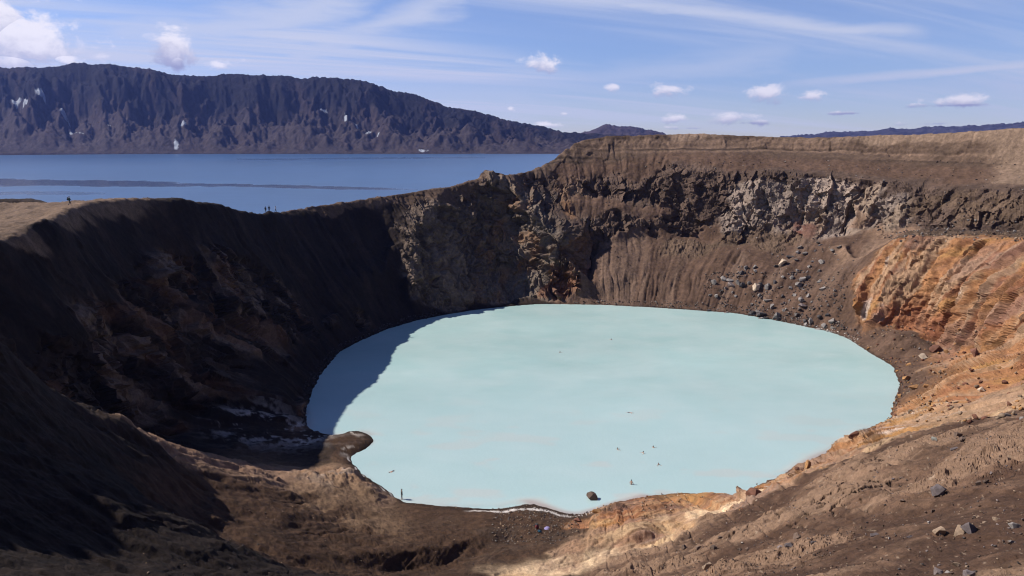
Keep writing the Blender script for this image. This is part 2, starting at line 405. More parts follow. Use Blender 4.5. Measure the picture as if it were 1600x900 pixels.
# broken clods of the brown slope near the viewer
S_ = PX*.965+PY*.26; T_ = -PX*.26+PY*.965
c1 = fbm(S_/11, T_/4.5, 4, 2)
clod = sst(-.05, .35, c1)
cw_, cf, c21, cx_, cy_ = worley(S_/.62+.4*c1, T_/.75, 2)
cr_w = worley(S_/2.6+.5*fbm(S_/2, T_/2, 3, 3), T_/4.2+.4*fbm(S_/2+9, T_/2, 3, 3), 5); cr = 1-cr_w[2]; cr_id = cr_w[0]*sst(0, .15, cr_w[2])
lump = fbm(PX/1.5, PY/1.5, 5, 1, .6)
fine = fbm(PX/.42, PY/.42, 4, 4, .62)
def gw(px, py, rs, rt, a=1.0):
    bx, by, bd = project(np.stack([PX, PY, PZ], -1)) if 'B_' not in globals() else B_
    globals()['B_'] = (bx, by, bd)
    cand = np.nonzero(((bx-px)**2+(by-py)**2+np.where(bd > 1, 0, 1e9)).ravel() < 9)[0]; i = cand[np.argmin(bd.ravel()[cand])]; s0, t0 = S_.ravel()[i], T_.ravel()[i]
    return a*np.exp(-((S_-s0)/rs)**2-((T_-t0)/rt)**2)
ngap = WT['C']*nearR*sst(4.5, 8, PZ)
rough_ = np.clip(gw(1510, 740, 7, 5)+gw(1580, 700, 6, 5)+gw(1150, 885, 7, 3.2)+gw(1250, 868, 5, 2.5)+gw(1050, 880, 4, 3)+gw(1440, 690, 5, 3, .7)+gw(1290, 845, 1.6, 1.4)+.35*sst(.1, .4, c1), 0, 1)
plate = np.clip(gw(1270, 790, 7, 4.2)+gw(1350, 770, 5, 3.5)+gw(1180, 820, 4, 2), 0, 1)
smoo = np.clip(gw(1450, 880, 9, 3.6)+gw(1580, 850, 6, 3)+gw(1340, 835, 6, 1.6)+gw(1180, 840, 6, 1.3, .7), 0, 1)
c1 = .55*c1+.75*rough_+.75*plate-.95*smoo-.12; clod = rough_*(1-smoo)
wk1, wf1, wd1, wt1, _ = worley(S_/1.15+.5*fbm(S_/1.2, T_/1.2, 3, 3), T_/1.3+.5*fbm(S_/1.2+5, T_/1.2, 3, 6), 3)
wk2, wf2, wd2, wt2, _ = worley(S_/.42+.3*lump, T_/.5-.3*lump, 6)
zz += ngap*(.45*c1+clod*(.42*np.maximum(lump, -.3)+.05*fine+.26*(wk1-.45)*sst(.0, .5, wd1)+.20*wt1+.05*(wk2-.5)*sst(0, .5, wd2))+.03*(wk2-.5)*sst(0, .5, wd2))
zz += ngap*(.035*fine+.10*lump+.05)
crack = sst(.90, .975, cr)*np.clip(plate*1.4-.2, 0, 1)*(1-clod)*sst(-.5, .0, fbm(PX/5, PY/5, 2, 6))
zz -= ngap*.32*crack
zz += ngap*plate*(1-clod)*.35*(cr_id-.5)
bank = nearR*(1-WT['C'])*(1-WT['A'])*sst(88, 96, PY+.4*PX)*shf
zz += bank*(.42*fba(S_/6, T_/1.6, 4, 5)+.14*lump+.03*fine-.16*sst(.80, .95, 1-worley(S_/3+.6*W1, T_/1.3, 2)[2]))
zz += nearL*shf*(.35*fba((S_-.4*T_)/9, (T_+.4*S_)/1.7, 4, 6)+.18*lump)
beach = sst(7, 3, PZ)*sst(150, 120, PY)*sst(-60, -40, PX)*sst(35, 22, PX)
zz += beach*shf*(.05*fbm(PX/.5, PY/.5, 4, 3, .65)+.09*lump)
rub = beach*sst(-2, 4, PX)*sst(24, 16, PX)*sst(.0, .4, fbm(PX/6, PY/6, 3, 3)+.35)
zz += rub*.12*np.maximum(fine, -.1)
# the small white hummocks by the spit
hm = np.exp(-((PX+29)**2/30+(PY-124)**2/16)); zz += 1.1*hm*(1+.5*lump)
DZ = DZ+zz
DXs = DX; DYs = DY
zz = .16*fbm(PX/1.3, PY/1.3, 4, 2, .6)*sst(.12, .5, slope)*sst(1.6, .6, np.abs(PZ))+.02*fbm(PX/.8, PY/.8, 3, 4)*sst(1, .4, np.abs(PZ))
DZ = DZ+zz
VX = (PX+DX).astype(F32); VY = (PY+DY).astype(F32); VZ = (PZ+DZ).astype(F32)
print('relief', time.time()-T0)

# ------------------------------------------------------------------ albedo (what the ground is made of)
def mix(a, b, t):
    return a*(1-t[..., None])+np.asarray(b, F32)*t[..., None]
n1 = fbm(PX/14, PY/14+PZ/14, 5, 2); n2 = fbm(PX/3, PY/3+PZ/3, 4, 5); n3 = fbm(PX/.8, PY/.8+PZ/.8, 3, 1)
streak = fba((U+2*W1)/1.1, RC/22, 4, 2)
n4 = fbm(PX/.3, PY/.3+PZ/.3, 3, 6)*sst(140, 60, dist)
A_ = alb*(1+.16*n1+.14*n2+.20*n3*sst(300, 150, dist)+.16*n4)[..., None]
# scree: streaks of paler and darker grit
A_ = A_*(1+(.16*streak*farwall*(1-rock)))[..., None]
tal = farwall*(1-rock)*sst(245, 265, PY)*sst(0, 20, PX)*sst(34, 24, PZ)
A_ = mix(A_, (.235, .165, .125), tal*sst(.0, .6, fba((U+3*W1)/5, RC/50, 3, 7)+.15)*.55)
# lit pale fan under the cliff on the right
fan = np.exp(-((U/110-math.atan2(270-CY, 128-CX))**2/.006))*sst(30, 34, PZ)*0
# grey cliff stones
g = rock*(1-lay)
Afl = np.zeros(PX.shape, F32); Afl[m] = cid; Afs = np.zeros(PX.shape, F32); Afs[m] = cid2
A_ = A_*(1+g*(.55*(Afl-.5)+.25*(Afs-.5)))[..., None]
A_ = mix(A_, (.30, .225, .16), g*sst(.72, .8, Afl)*sst(.16, .22, alb[..., 0])*.7)
# ash layers
A_ = A_*(1+kz*(1.3*(vn((PZ+.4*W1)/.9, U*.015, 2)-.5)+.5*(vn((PZ+.4*W1)/2.6, U*.01, 3)-.5)))[..., None]
A_ = mix(A_, (.25, .18, .13), kz*sst(.72, .85, vn((PZ+.7*W1)/2.2, U*.02, 6))*sst(85, 130, PX)*.6)
# altered orange rock: rust, ochre, pale pink, white streaks, thin dark beds
o = lay*sst(.2, .5, lay)
s1 = fba((U+4*W1+1.0*n2)/4.0, PZ/22, 5, 4); s2 = fba((U+4*W1+.7*n2)/2.6, PZ/18, 5, 6); s3 = fbm(PX/10, PY/10+PZ/10, 4, 7)
orz = o*sst(.28, .40, alb[..., 0])
A_ = mix(A_, (.27, .115, .065), orz*sst(.1, .5, s1)*.7)
A_ = mix(A_, (.47, .27, .10), orz*sst(.15, .5, s3)*.6)
A_ = mix(A_, (.46, .32, .21), orz*sst(-.05, .4, s2)*.75)
A_ = mix(A_, (.70, .62, .58), orz*sst(.62, .78, s2*.6+s3*.6)*.6)
A_ = mix(A_, (.27, .17, .14), orz*sst(.25, .6, -s3)*.5)
bedl = np.zeros(PX.shape, F32); bedl[m] = led
A_ = A_*(1-.26*orz*sst(.34, .16, bedl))[..., None]
# near clay bank: pale, pink and orange tongues running along the slope
bt = fba(S_/13, T_/2.1+.5*W1, 4, 3); bt2 = fba(S_/8, T_/1.2, 4, 6)
bk = bank*sst(8, 16, PX)*sst(.25, .6, lay+.2)*(1-.7*WT['Y'])
A_ = mix(A_, (.62, .45, .27), bk*sst(.15, .55, bt)*.65)
A_ = mix(A_, (.42, .20, .085), bk*sst(.15, .5, bt2)*.6)
A_ = mix(A_, (.30, .12, .07), orz*sst(15, 9, PZ)*sst(110, 130, PY)*sst(-.2, .3, n1)*.6)
A_ = mix(A_, (.36, .26, .22), bk*sst(.2, .6, -bt)*.5)
# brown slope: pale crust and dark damp soil
A_ = mix(A_, (.295, .197, .135), ngap*sst(.0, .42, c1+.35*fbm(S_/3, T_/1.4, 4, 5))*.85)
A_ = mix(A_, (.078, .045, .031), ngap*sst(.0, .45, -c1+.25*n2)*.8)
A_ = mix(A_, (.05, .035, .03), ngap*crack*.8)
A_ = mix(A_, (.46, .36, .27), ngap*sst(.93, .98, vn(PX/.35, PY/.35, 6))*.7)
# left spur lip and spit
A_ = mix(A_, (.50, .44, .40), np.clip(hm*1.1, 0, 1)*sst(-.1, .4, n2)*.9)
wl = np.exp(-((PX+49)**2/110+(PY-149)**2/60))*sst(7, 4, PZ)
A_ = mix(A_, (.52, .50, .50), np.clip(wl*1.3, 0, 1)*sst(.0, .5, fba(S_/7, T_/2.2, 4, 2)+.6*n3)*.9)
gold = beach*sst(-12, -20, PX)*shf
A_ = mix(A_, (.31, .21, .135), gold*sst(-.1, .4, n1+.4*n2)*.6)
A_ = mix(A_, (.09, .062, .045), beach*sst(-22, 0, PX)*sst(.0, .5, fba(S_/9, T_/2.4, 4, 4))*.6)
# streaks and pale patches on the shaded left rocks
lx = leftw*rock
A_ = mix(A_, (.28, .21, .165), lx*sst(.15, .5, fba((U+3*W1)/3, PZ/11, 4, 3))*.75)
A_ = mix(A_, (.20, .10, .055), lx*sst(.25, .6, fba((U+3*W1)/5, PZ/12, 4, 6))*.5)
# spur in the middle: olive-grey, ochre and rust
sp = rock*sst(-18, -8, PX)*sst(40, 25, PX)*sst(245, 262, PY)*sst(42, 34, PZ+0*PX)
A_ = mix(A_, (.21, .180, .150), sp*sst(-.1, .3, n1)*.7)
A_ = mix(A_, (.30, .165, .085), sp*sst(-.05, .35, fbm(PX/7+9, PZ/7, 4, 6))*.6)
A_ = mix(A_, (.24, .10, .06), sp*sst(.2, .6, fbm(PX/9+3, PZ/6, 4, 1))*sst(20, 8, PZ)*.7)
# wet rim of the lake and the salt line on the near beach
A_ = A_*(1-.38*sst(.45, .15, VZ)*sst(-.2, .0, VZ))[..., None]
salt = sst(.20, .24, VZ+.03*n3)*sst(.36, .32, VZ+.03*n3)*sst(-8, -5, PX)*sst(16, 12, PX)*sst(128, 122, PY)
salt = np.maximum(salt, sst(.10, .16, VZ+.05*n3)*sst(.34, .26, VZ+.05*n3)*sst(-36, -33, PX)*sst(-14, -18, PX)*sst(122, 125, PY)*sst(141, 138, PY))
A_ = mix(A_, (.75, .72, .70), salt*sst(-.5, -.1, n2))
sp2 = sst(.30, .4, VZ+.2*n3)*sst(.95, .7, VZ)*sst(-28, -32, PX)*sst(138, 142, PY)*sst(160, 155, PY)
A_ = mix(A_, (.62, .58, .54), sp2*sst(.0, .3, n3+n2)*.8)
A_ *= np.array([.62, .575, .54], F32)
A_ = np.clip(A_, .006, .85).astype(F32)
FLAT = (rock > .35) | (WT['M'] > .4) | (WT['C']*clod > .3)
print('albedo', time.time()-T0)

# ------------------------------------------------------------------ mesh writers
def grid_mesh(name, V, quads, cols=None, mat=None, kind=None, smooth=True):
    me = bpy.data.meshes.new(name)
    me.vertices.add(len(V)); me.vertices.foreach_set('co', np.ascontiguousarray(V, dtype=F32).ravel())
    nq = len(quads)
    me.loops.add(nq*4); me.loops.foreach_set('vertex_index', np.ascontiguousarray(quads, dtype=np.int32).ravel())
    me.polygons.add(nq); me.polygons.foreach_set('loop_start', np.arange(0, nq*4, 4, dtype=np.int32))
    me.polygons.foreach_set('use_smooth', np.ones(nq, dtype=bool)*smooth)
    me.update(calc_edges=True)
    if cols is not None:
        at = me.color_attributes.new('albedo', 'FLOAT_COLOR', 'POINT')
        c = np.ones((len(V), 4), F32); c[:, :cols.shape[1]] = cols
        at.data.foreach_set('color', c.ravel())
    if mat: me.materials.append(mat)
    ob = bpy.data.objects.new(name, me); COL.objects.link(ob)
    if kind: ob['kind'] = kind
    return ob
def ring_quads(na, nr, keep, closed=True):
    i = np.arange(na if closed else na-1)[:, None]; j = np.arange(nr-1)[None]
    a = i*nr+j; b = ((i+1) % na)*nr+j
    q = np.stack([b, a, a+1, b+1], -1).reshape(-1, 4)
    return q[keep(q)]

# ------------------------------------------------------------------ materials
def nodes(name):
    m = bpy.data.materials.new(name); m.use_nodes = True
    nt = m.node_tree; b = nt.nodes['Principled BSDF']
    return m, nt, b
def N(nt, t, **kw):
    n = nt.nodes.new(t)
    for k, v in kw.items():
        if k.startswith('i_'): n.inputs[k[2:].replace('_', ' ')].default_value = v
        else: setattr(n, k, v)
    return n
def ground_mat():
    m, nt, b = nodes('ground')
    L = nt.links.new
    at = N(nt, 'ShaderNodeAttribute', attribute_name='albedo')
    geo = N(nt, 'ShaderNodeNewGeometry')
    a = N(nt, 'ShaderNodeTexNoise', i_Scale=.9, i_Detail=9.0, i_Roughness=.68)
    c = N(nt, 'ShaderNodeTexNoise', i_Scale=6.0, i_Detail=6.0, i_Roughness=.7)
    v = N(nt, 'ShaderNodeTexVoronoi', i_Scale=3.2, i_Randomness=1.0)
    for n in (a, c, v): L(geo.outputs['Position'], n.inputs['Vector'])
    mr = N(nt, 'ShaderNodeMapRange'); mr.inputs[1].default_value = .25; mr.inputs[2].default_value = .75
    mr.inputs[3].default_value = .55; mr.inputs[4].default_value = 1.45; L(a.outputs['Fac'], mr.inputs[0])
    mr2 = N(nt, 'ShaderNodeMapRange'); mr2.inputs[1].default_value = .3; mr2.inputs[2].default_value = .7
    mr2.inputs[3].default_value = .68; mr2.inputs[4].default_value = 1.32; L(c.outputs['Fac'], mr2.inputs[0])
    mm = N(nt, 'ShaderNodeMath', operation='MULTIPLY'); L(mr.outputs[0], mm.inputs[0]); L(mr2.outputs[0], mm.inputs[1])
    vm = N(nt, 'ShaderNodeVectorMath', operation='SCALE'); L(at.outputs['Color'], vm.inputs[0]); L(mm.outputs[0], vm.inputs['Scale'])
    L(vm.outputs[0], b.inputs['Base Color'])
    b.inputs['Roughness'].default_value = .95; b.inputs['Specular IOR Level'].default_value = .12
    add1 = N(nt, 'ShaderNodeMath', operation='MULTIPLY_ADD'); L(a.outputs['Fac'], add1.inputs[0]); add1.inputs[1].default_value = .5
    L(v.outputs['Distance'], add1.inputs[2])
    ad2 = N(nt, 'ShaderNodeMath', operation='MULTIPLY_ADD'); L(c.outputs['Fac'], ad2.inputs[0]); ad2.inputs[1].default_value = .22
    mu = N(nt, 'ShaderNodeMath', operation='MULTIPLY'); L(a.outputs['Fac'], mu.inputs[0]); mu.inputs[1].default_value = .9
    L(mu.outputs[0], ad2.inputs[2])
    bp = N(nt, 'ShaderNodeBump', i_Strength=.85, i_Distance=.40); L(ad2.outputs[0], bp.inputs['Height'])
    L(bp.outputs[0], b.inputs['Normal'])
    return m
GROUND = ground_mat()
V = np.stack([VX, VY, VZ], -1).reshape(-1, 3)
zf = V[:, 2]
q = ring_quads(NA, NR, lambda q: (zf[q].max(1) > -2.5))
# centre cap under the viewer is left to the first ring: radius 0.6 m
terrain = grid_mesh('terrain', V, q, A_.reshape(-1, 3), GROUND, 'structure', ~FLAT.ravel()[q[:, 0]])
print('terrain', len(V), len(q), time.time()-T0)
PJX, PJY, PJD = project(V)
def pick(px, py, win=3.0):
    """the ground point seen at a pixel of the photograph"""
    for k in (1, 2, 4, 8):
        mk = (np.abs(PJX-px) < win*k) & (np.abs(PJY-py) < win*k) & (PJD > 1)
        if mk.any():
            idx = np.nonzero(mk)[0]; dd = PJD[idx]
            idx = idx[dd < dd.min()*1.04+1]
            c = np.hypot(PJX[idx]-px, PJY[idx]-py)
            return V[idx[np.argmin(c)]].astype(float)
    raise ValueError((px, py))
# ------------------------------------------------------------------ crater lake
def lake_mat():
    m, nt, b = nodes('milky_water'); L = nt.links.new
    at = N(nt, 'ShaderNodeAttribute', attribute_name='albedo')
    L(at.outputs['Color'], b.inputs['Base Color'])
    b.inputs['Roughness'].default_value = .32; b.inputs['IOR'].default_value = 1.33; b.inputs['Specular IOR Level'].default_value = .5
    geo = N(nt, 'ShaderNodeNewGeometry')
    a = N(nt, 'ShaderNodeTexNoise', i_Scale=1.3, i_Detail=5.0, i_Roughness=.6); L(geo.outputs['Position'], a.inputs['Vector'])
    bp = N(nt, 'ShaderNodeBump', i_Strength=.22, i_Distance=.2); L(a.outputs['Fac'], bp.inputs['Height']); L(bp.outputs[0], b.inputs['Normal'])
    return m
lx_ = np.arange(-62, 112, .5); ly_ = np.arange(110, 292, .5)
LX, LY = np.meshgrid(lx_, ly_)
bedz = bspl(0, LX, LY)
D1 = fbm(LX/30, LY/22, 4, 3); D2 = fbm(LX/8, LY/6, 4, 6)
c = np.empty(LX.shape+(3,), F32); c[:] = (.412, .555, .533)
D3 = fba((LX+6*D1)/2.6, (LY-4*D1)/1.1, 4, 2)
c *= (1+.06*D1+.035*D2+.02*D3)[..., None]; c[..., 0] *= 1+.05*D2; LK = .745
dpt = -bedz
nearside = sst(190, 130, LY)
c = mix(c, (.43, .56, .565), sst(215, 140, LY)*.55)
c = mix(c, (.52, .49, .45), sst(.25, .55, D1+.3*D2)*nearside*.35*sst(-60, 10, LX)*0+sst(.42, .7, fbm(LX/11+3.3, LY/6, 4, 2)-.02)*nearside*.40)
c = mix(c, (.60, .50, .42), sst(1.0, .2, dpt+.35*D2+.3*D1)*(.06+.5*nearside)*sst(-.5, .4, D1+.6*D2))
c = mix(c, (.30, .20, .18), sst(.50, .04, dpt+.22*D2)*(.6*nearside)*sst(-.6, .3, D2+D1))
Vl = np.stack([LX, LY, np.zeros_like(LX)], -1).reshape(-1, 3)
nyl, nxl = LX.shape
i = np.arange(nyl-1)[:, None]; j = np.arange(nxl-1)[None]
ql = np.stack([i*nxl+j, i*nxl+j+1, (i+1)*nxl+j+1, (i+1)*nxl+j], -1).reshape(-1, 4)
bz = blur(bedz.astype(F32), 2).ravel()
ql = ql[bz[ql].min(1) < 1.3]
lake = grid_mesh('crater_lake', Vl, ql, (c*LK).reshape(-1, 3), lake_mat(), 'structure')

# ------------------------------------------------------------------ wide blue lake beyond the rim
def blue_mat():
    m, nt, b = nodes('blue_water'); L = nt.links.new
    geo = N(nt, 'ShaderNodeNewGeometry')
    b.inputs['Base Color'].default_value = (.045, .095, .25, 1); b.inputs['Roughness'].default_value = .28; b.inputs['IOR'].default_value = 1.33
    mp = N(nt, 'ShaderNodeMapping'); mp.inputs['Scale'].default_value = (.02, .05, 1); L(geo.outputs['Position'], mp.inputs[0])
    a = N(nt, 'ShaderNodeTexNoise', i_Scale=1.0, i_Detail=8.0, i_Roughness=.6); L(mp.outputs[0], a.inputs['Vector'])
    bp = N(nt, 'ShaderNodeBump', i_Strength=.25, i_Distance=2.0); L(a.outputs['Fac'], bp.inputs['Height']); L(bp.outputs[0], b.inputs['Normal'])
    at = N(nt, 'ShaderNodeAttribute', attribute_name='albedo')
    L(at.outputs['Color'], b.inputs['Base Color']); L(at.outputs['Alpha'], b.inputs['Roughness'])
    return m
LZ = 3.0
a_ = np.radians(np.linspace(-75, 14, 700)); r_ = np.geomspace(262, 3050, 420)
QX = np.sin(a_)[:, None]*r_[None]; QY = np.cos(a_)[:, None]*r_[None]
jj = np.stack([QX, QY, np.full_like(QX, LZ)], -1)
qpx, qpy, _ = project(jj)
# calm slicks: long bands across the lake given by their ground positions
def slick(px0, px1, pts_):
    xs, mid, half = zip(*[(p[0], p[1], p[2]) for p in pts_])
    wob = 1.2*fbm(QX/60, QY/60, 4, 2)
    cy_ = np.interp(qpx, xs, mid); h = np.interp(qpx, xs, half)
    return sst(1.0, .72, np.abs(qpy-cy_+wob*.35*h)/np.maximum(h, .3)+.25*fbm(QX/20, QY/60, 3, 5))*sst(px0-30, px0+10, qpx)*sst(px1+30, px1-30, qpx)
sl = np.clip(slick(-400, 640, [(-400,282,6), (0,285,5.0), (200,287,4.0), (400,291,2.6), (560,294,1.7), (640,296,.8)])
     + .5*slick(-100, 160, [(-100,301,3), (0,302,3), (160,303,2.2)]) + .35*slick(380, 760, [(380,249,1.2), (760,246,1.2)]), 0, 1)
cb = np.empty(QX.shape+(4,), F32); cb[..., :3] = (.040, .100, .215); cb[..., 3] = .30
far_ = fbm(QX/300, QY/500, 4, 4)
cb[..., :3] *= (1+.12*far_+.05*fbm(QX/25, QY/60, 3, 1))[..., None]
cb[..., :3] = mix(cb[..., :3], (.008, .020, .065), sl*.9)
cb[..., :3] *= .75
cb[..., 3] = cb[..., 3]*(1-sl)+.16*sl
nr_ = len(r_); ii = np.arange(len(a_)-1)[:, None]; jk = np.arange(nr_-1)[None]
qa = ii*nr_+jk; qb = (ii+1)*nr_+jk
qq = np.stack([qb, qb+1, qa+1, qa], -1).reshape(-1, 4)[:, ::-1]
tz = np.where(np.hypot(QX-CX, QY-CY) > 100, bspl(0, QX, QY), 99).ravel()
qq = qq[tz[qq].min(1) < 3.4]
blue = grid_mesh('wide_lake', jj.reshape(-1, 3), qq, cb.reshape(-1, 4), blue_mat(), 'structure')

# ------------------------------------------------------------------ far mountains
def hill(name, sil, D0, D1, z0, a0, a1, na, nt_, snow=True, tone=(.032, .026, .027), hard=True, seed=0):
    """a real massif: foot at depth D0, crest at depth D1 whose height follows the skyline"""
    xs = [s[0] for s in sil]; ys = [s[1] for s in sil]
    px = np.linspace(a0, a1, na); tx = (px-800)/FPX/(ct+.2*st)
    py = np.interp(px, xs, ys); jit = (1.3*fbm(px/9, px*0+seed, 4, 1) + .8*fbm(px/2.5, px*0+seed, 3, 2))*D1/FPX
    _, yy, zz_ = ray(px, py); H = CAMZ+zz_/yy*D1
    t = np.linspace(0, 1.5, nt_)
    T, Hh = np.meshgrid(t, H); X_ = np.meshgrid(t, px)[1]
    Xf = np.meshgrid(t, tx)[1]
    wv = .10*fbm(X_/46, T*3.2, 4, 4)+.03*fbm(X_/11, T*9, 3, 2)
    tb = np.clip(T+wv*np.sin(np.clip(T, 0, 1)*math.pi), 0, 1)
    if hard:
        knee = .38+.10*fbm(px/45, px*0+1.3+seed, 3, 3)[:, None]
        g = np.where(tb < .55, tb/.55*knee, knee+(1-knee)*sst(.50, 1.0, tb)**.9)
    else: g = np.sin(tb*math.pi/2)**1.1
    back = np.clip(T-1, 0, 1)
    Zh = z0+(Hh-z0)*g-back*60*1.0+jit[:, None]*np.clip(g, 0, 1)**10
    Y_ = D0+(D1-D0)*T
    Xw = Xf*Y_
    mid = np.sin(np.clip(T, 0, 1)*math.pi)
    q1 = X_+14*fbm(X_/34, T*5, 4, 2)
    er = ridged(q1/52, T*2.0, 5, 3+seed); erb = ridged((q1+9)/9, T*5.5, 4, 1+seed)
    er2 = fbm(q1/9, T*13, 6, 5, .62); er3 = fbm(X_/40, T*3, 4, 6)
    k = (D1-D0)/600.
    Zh = Zh+mid*((er-.35)*9*sst(.1, .7, g)+(erb-.35)*5*sst(.3, .6, g)+er2*8*sst(.05, .45, g)+er2*5+er3*38)*k*(1 if hard else .6)*np.minimum(1, (Hh-z0)/180)
    Zh[:, 0] = z0-6
    cc = np.empty(T.shape+(3,), F32); cc[:] = tone
    cc *= (1+.25*er3+.35*er2)[..., None]
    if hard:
        cc = mix(cc, (.012, .012, .016), sst(.5, .62, g)*.7)  # shade of the upper cliffs put into their colour
        cc = mix(cc, (.13, .105, .10), sst(.1, .45, fbm(X_/9+5, T*12, 5, 3, .6))*sst(.5, .2, g)*sst(300, 120, X_)*.8)
        cc = mix(cc, (.058, .045, .044), sst(.50+.10*0, .25, g-.08*er2)*.85)
        cc = mix(cc, (.055, .038, .036), sst(.15, .5, fbm(X_/26+1, T*4, 4, 7))*.4)
    if snow:
        sn = fbm(X_/6+2, T*16, 4, 4)
        for sx_, st_, rx_, rt_ in SNOW:
            wgt = np.exp(-((X_-sx_)/rx_)**2-((T-st_)/rt_)**2)
            cc = mix(cc, (.34, .36, .40), sst(.50, .68, wgt*(1+.9*sn)))
    n2_ = len(t); i_ = np.arange(na-1)[:, None]; j_ = np.arange(n2_-1)[None]
    A1 = i_*n2_+j_; B1 = (i_+1)*n2_+j_
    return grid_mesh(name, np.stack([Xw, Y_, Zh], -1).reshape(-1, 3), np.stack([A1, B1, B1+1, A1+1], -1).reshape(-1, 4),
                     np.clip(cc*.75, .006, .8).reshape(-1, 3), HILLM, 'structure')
def hill_mat():
    m, nt, b = nodes('mountain'); L = nt.links.new
    at = N(nt, 'ShaderNodeAttribute', attribute_name='albedo'); geo = N(nt, 'ShaderNodeNewGeometry')
    a = N(nt, 'ShaderNodeTexNoise', i_Scale=.05, i_Detail=8.0, i_Roughness=.65); L(geo.outputs['Position'], a.inputs['Vector'])
    mr = N(nt, 'ShaderNodeMapRange'); mr.inputs[1].default_value = .3; mr.inputs[2].default_value = .7
    mr.inputs[3].default_value = .6; mr.inputs[4].default_value = 1.4; L(a.outputs['Fac'], mr.inputs[0])
    vm = N(nt, 'ShaderNodeVectorMath', operation='SCALE'); L(at.outputs['Color'], vm.inputs[0]); L(mr.outputs[0], vm.inputs['Scale'])
    L(vm.outputs[0], b.inputs['Base Color']); b.inputs['Roughness'].default_value = 1; b.inputs['Specular IOR Level'].default_value = .05
    bp = N(nt, 'ShaderNodeBump', i_Strength=.6, i_Distance=12.0); L(a.outputs['Fac'], bp.inputs['Height']); L(bp.outputs[0], b.inputs['Normal'])
    return m
HILLM = hill_mat()
SNOW = [(30,.60,8,.04),(44,.53,5,.03),(68,.66,8,.04),(104,.58,10,.04),(170,.40,3,.02),(540,.55,4,.05),(556,.48,4,.05),(575,.40,6,.02),(590,.33,5,.02),
        (510,.70,8,.02),(273,.12,5,.08),(660,.06,10,.03),(285,.42,8,.02),(120,.35,12,.02)]
SIL = [(-900,150),(-500,120),(-200,108),(0,104),(60,107),(110,102),(125,97),(150,100),(200,103),(240,108),(270,117),(330,120),(355,116),
       (430,118),(455,118),(480,124),(500,120),(560,125),(572,126),(610,140),(652,149),(700,167),(740,173),(790,187),(850,198),(885,207),(930,209),(1060,214),(1300,216)]
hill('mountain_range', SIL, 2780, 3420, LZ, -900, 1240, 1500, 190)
hill('distant_cone', [(860,214),(905,209),(930,201),(948,193),(962,197),(990,197),(1008,202),(1025,205),(1045,211),(1100,216)], 4600, 5000, 20, 850, 1110, 260, 60, False, (.06, .045, .05), False, 3)
hill('distant_hills', [(1200,214),(1265,210),(1290,206),(1330,205),(1355,206),(1388,200),(1420,202),(1462,197),(1500,198),(1560,194),(1600,190),(1750,188),(2000,190),(2300,205)],
     6000, 6700, 30, 1220, 2300, 500, 60, True, (.05, .045, .06), False, 7)
print('hills', time.time()-T0)

# ------------------------------------------------------------------ air
hz = bpy.data.materials.new('air'); hz.use_nodes = True
nt = hz.node_tree; nt.nodes.clear()
pv = N(nt, 'ShaderNodeVolumePrincipled'); pv.inputs['Color'].default_value = (.22, .32, .92, 1); pv.inputs['Density'].default_value = HAZE
pv.inputs['Anisotropy'].default_value = .3
on = N(nt, 'ShaderNodeOutputMaterial'); nt.links.new(pv.outputs[0], on.inputs['Volume'])
bm = bmesh.new(); bmesh.ops.create_cube(bm, size=1)
for v in bm.verts: v.co = Vector((v.co.x*18600, v.co.y*18600, -14+(v.co.z+.5)*(660+14)))
me = bpy.data.meshes.new('haze'); bm.to_mesh(me); me.materials.append(hz)
ho = bpy.data.objects.new('haze', me); COL.objects.link(ho); ho['kind'] = 'stuff'
for o in ():
    pass

# ------------------------------------------------------------------ sun, sky, camera
SUN_EL, SUN_AZ = math.radians(42.5), math.radians(-80)      # azimuth from +Y towards +X
sd = Vector((math.sin(SUN_AZ)*math.cos(SUN_EL), math.cos(SUN_AZ)*math.cos(SUN_EL), math.sin(SUN_EL)))
sl_ = bpy.data.lights.new('sun', 'SUN'); sl_.energy = 5.0; sl_.angle = math.radians(.5); sl_.color = (1, .955, .88)
so = bpy.data.objects.new('sun', sl_); COL.objects.link(so); so.rotation_euler = sd.to_track_quat('Z', 'Y').to_euler()
w = bpy.data.worlds.new('World'); scene.world = w; w.use_nodes = True
nt = w.node_tree; nt.nodes.clear(); L = nt.links.new
def M(op, a, b=None, c=None, clamp=False):
    n = nt.nodes.new('ShaderNodeMath'); n.operation = op; n.use_clamp = clamp
    for i, v in enumerate((a, b, c)):
        if v is None: continue
        if isinstance(v, (int, float)): n.inputs[i].default_value = v
        else: L(v, n.inputs[i])
    return n.outputs[0]
sky = N(nt, 'ShaderNodeTexSky', sky_type='NISHITA', sun_disc=False, sun_elevation=SUN_EL, sun_rotation=SUN_AZ, altitude=1100, air_density=1.0, dust_density=.2, ozone_density=2.5)
bg = N(nt, 'ShaderNodeBackground'); bg.inputs['Strength'].default_value = SKY
out = N(nt, 'ShaderNodeOutputWorld'); L(bg.outputs[0], out.inputs[0])
tc = N(nt, 'ShaderNodeTexCoord'); sp_ = N(nt, 'ShaderNodeSeparateXYZ'); L(tc.outputs['Generated'], sp_.inputs[0])
dx_, dy_, dz_ = sp_.outputs
az_ = M('ARCTAN2', dx_, dy_); hyp = M('SQRT', M('ADD', M('MULTIPLY', dx_, dx_), M('MULTIPLY', dy_, dy_)))
el_ = M('ARCTAN2', dz_, hyp)
def comb(a, b, c=0.0):
    n = N(nt, 'ShaderNodeCombineXYZ')
    for i, v in enumerate((a, b, c)):
        if isinstance(v, (int, float)): n.inputs[i].default_value = v
        else: L(v, n.inputs[i])
    return n.outputs[0]
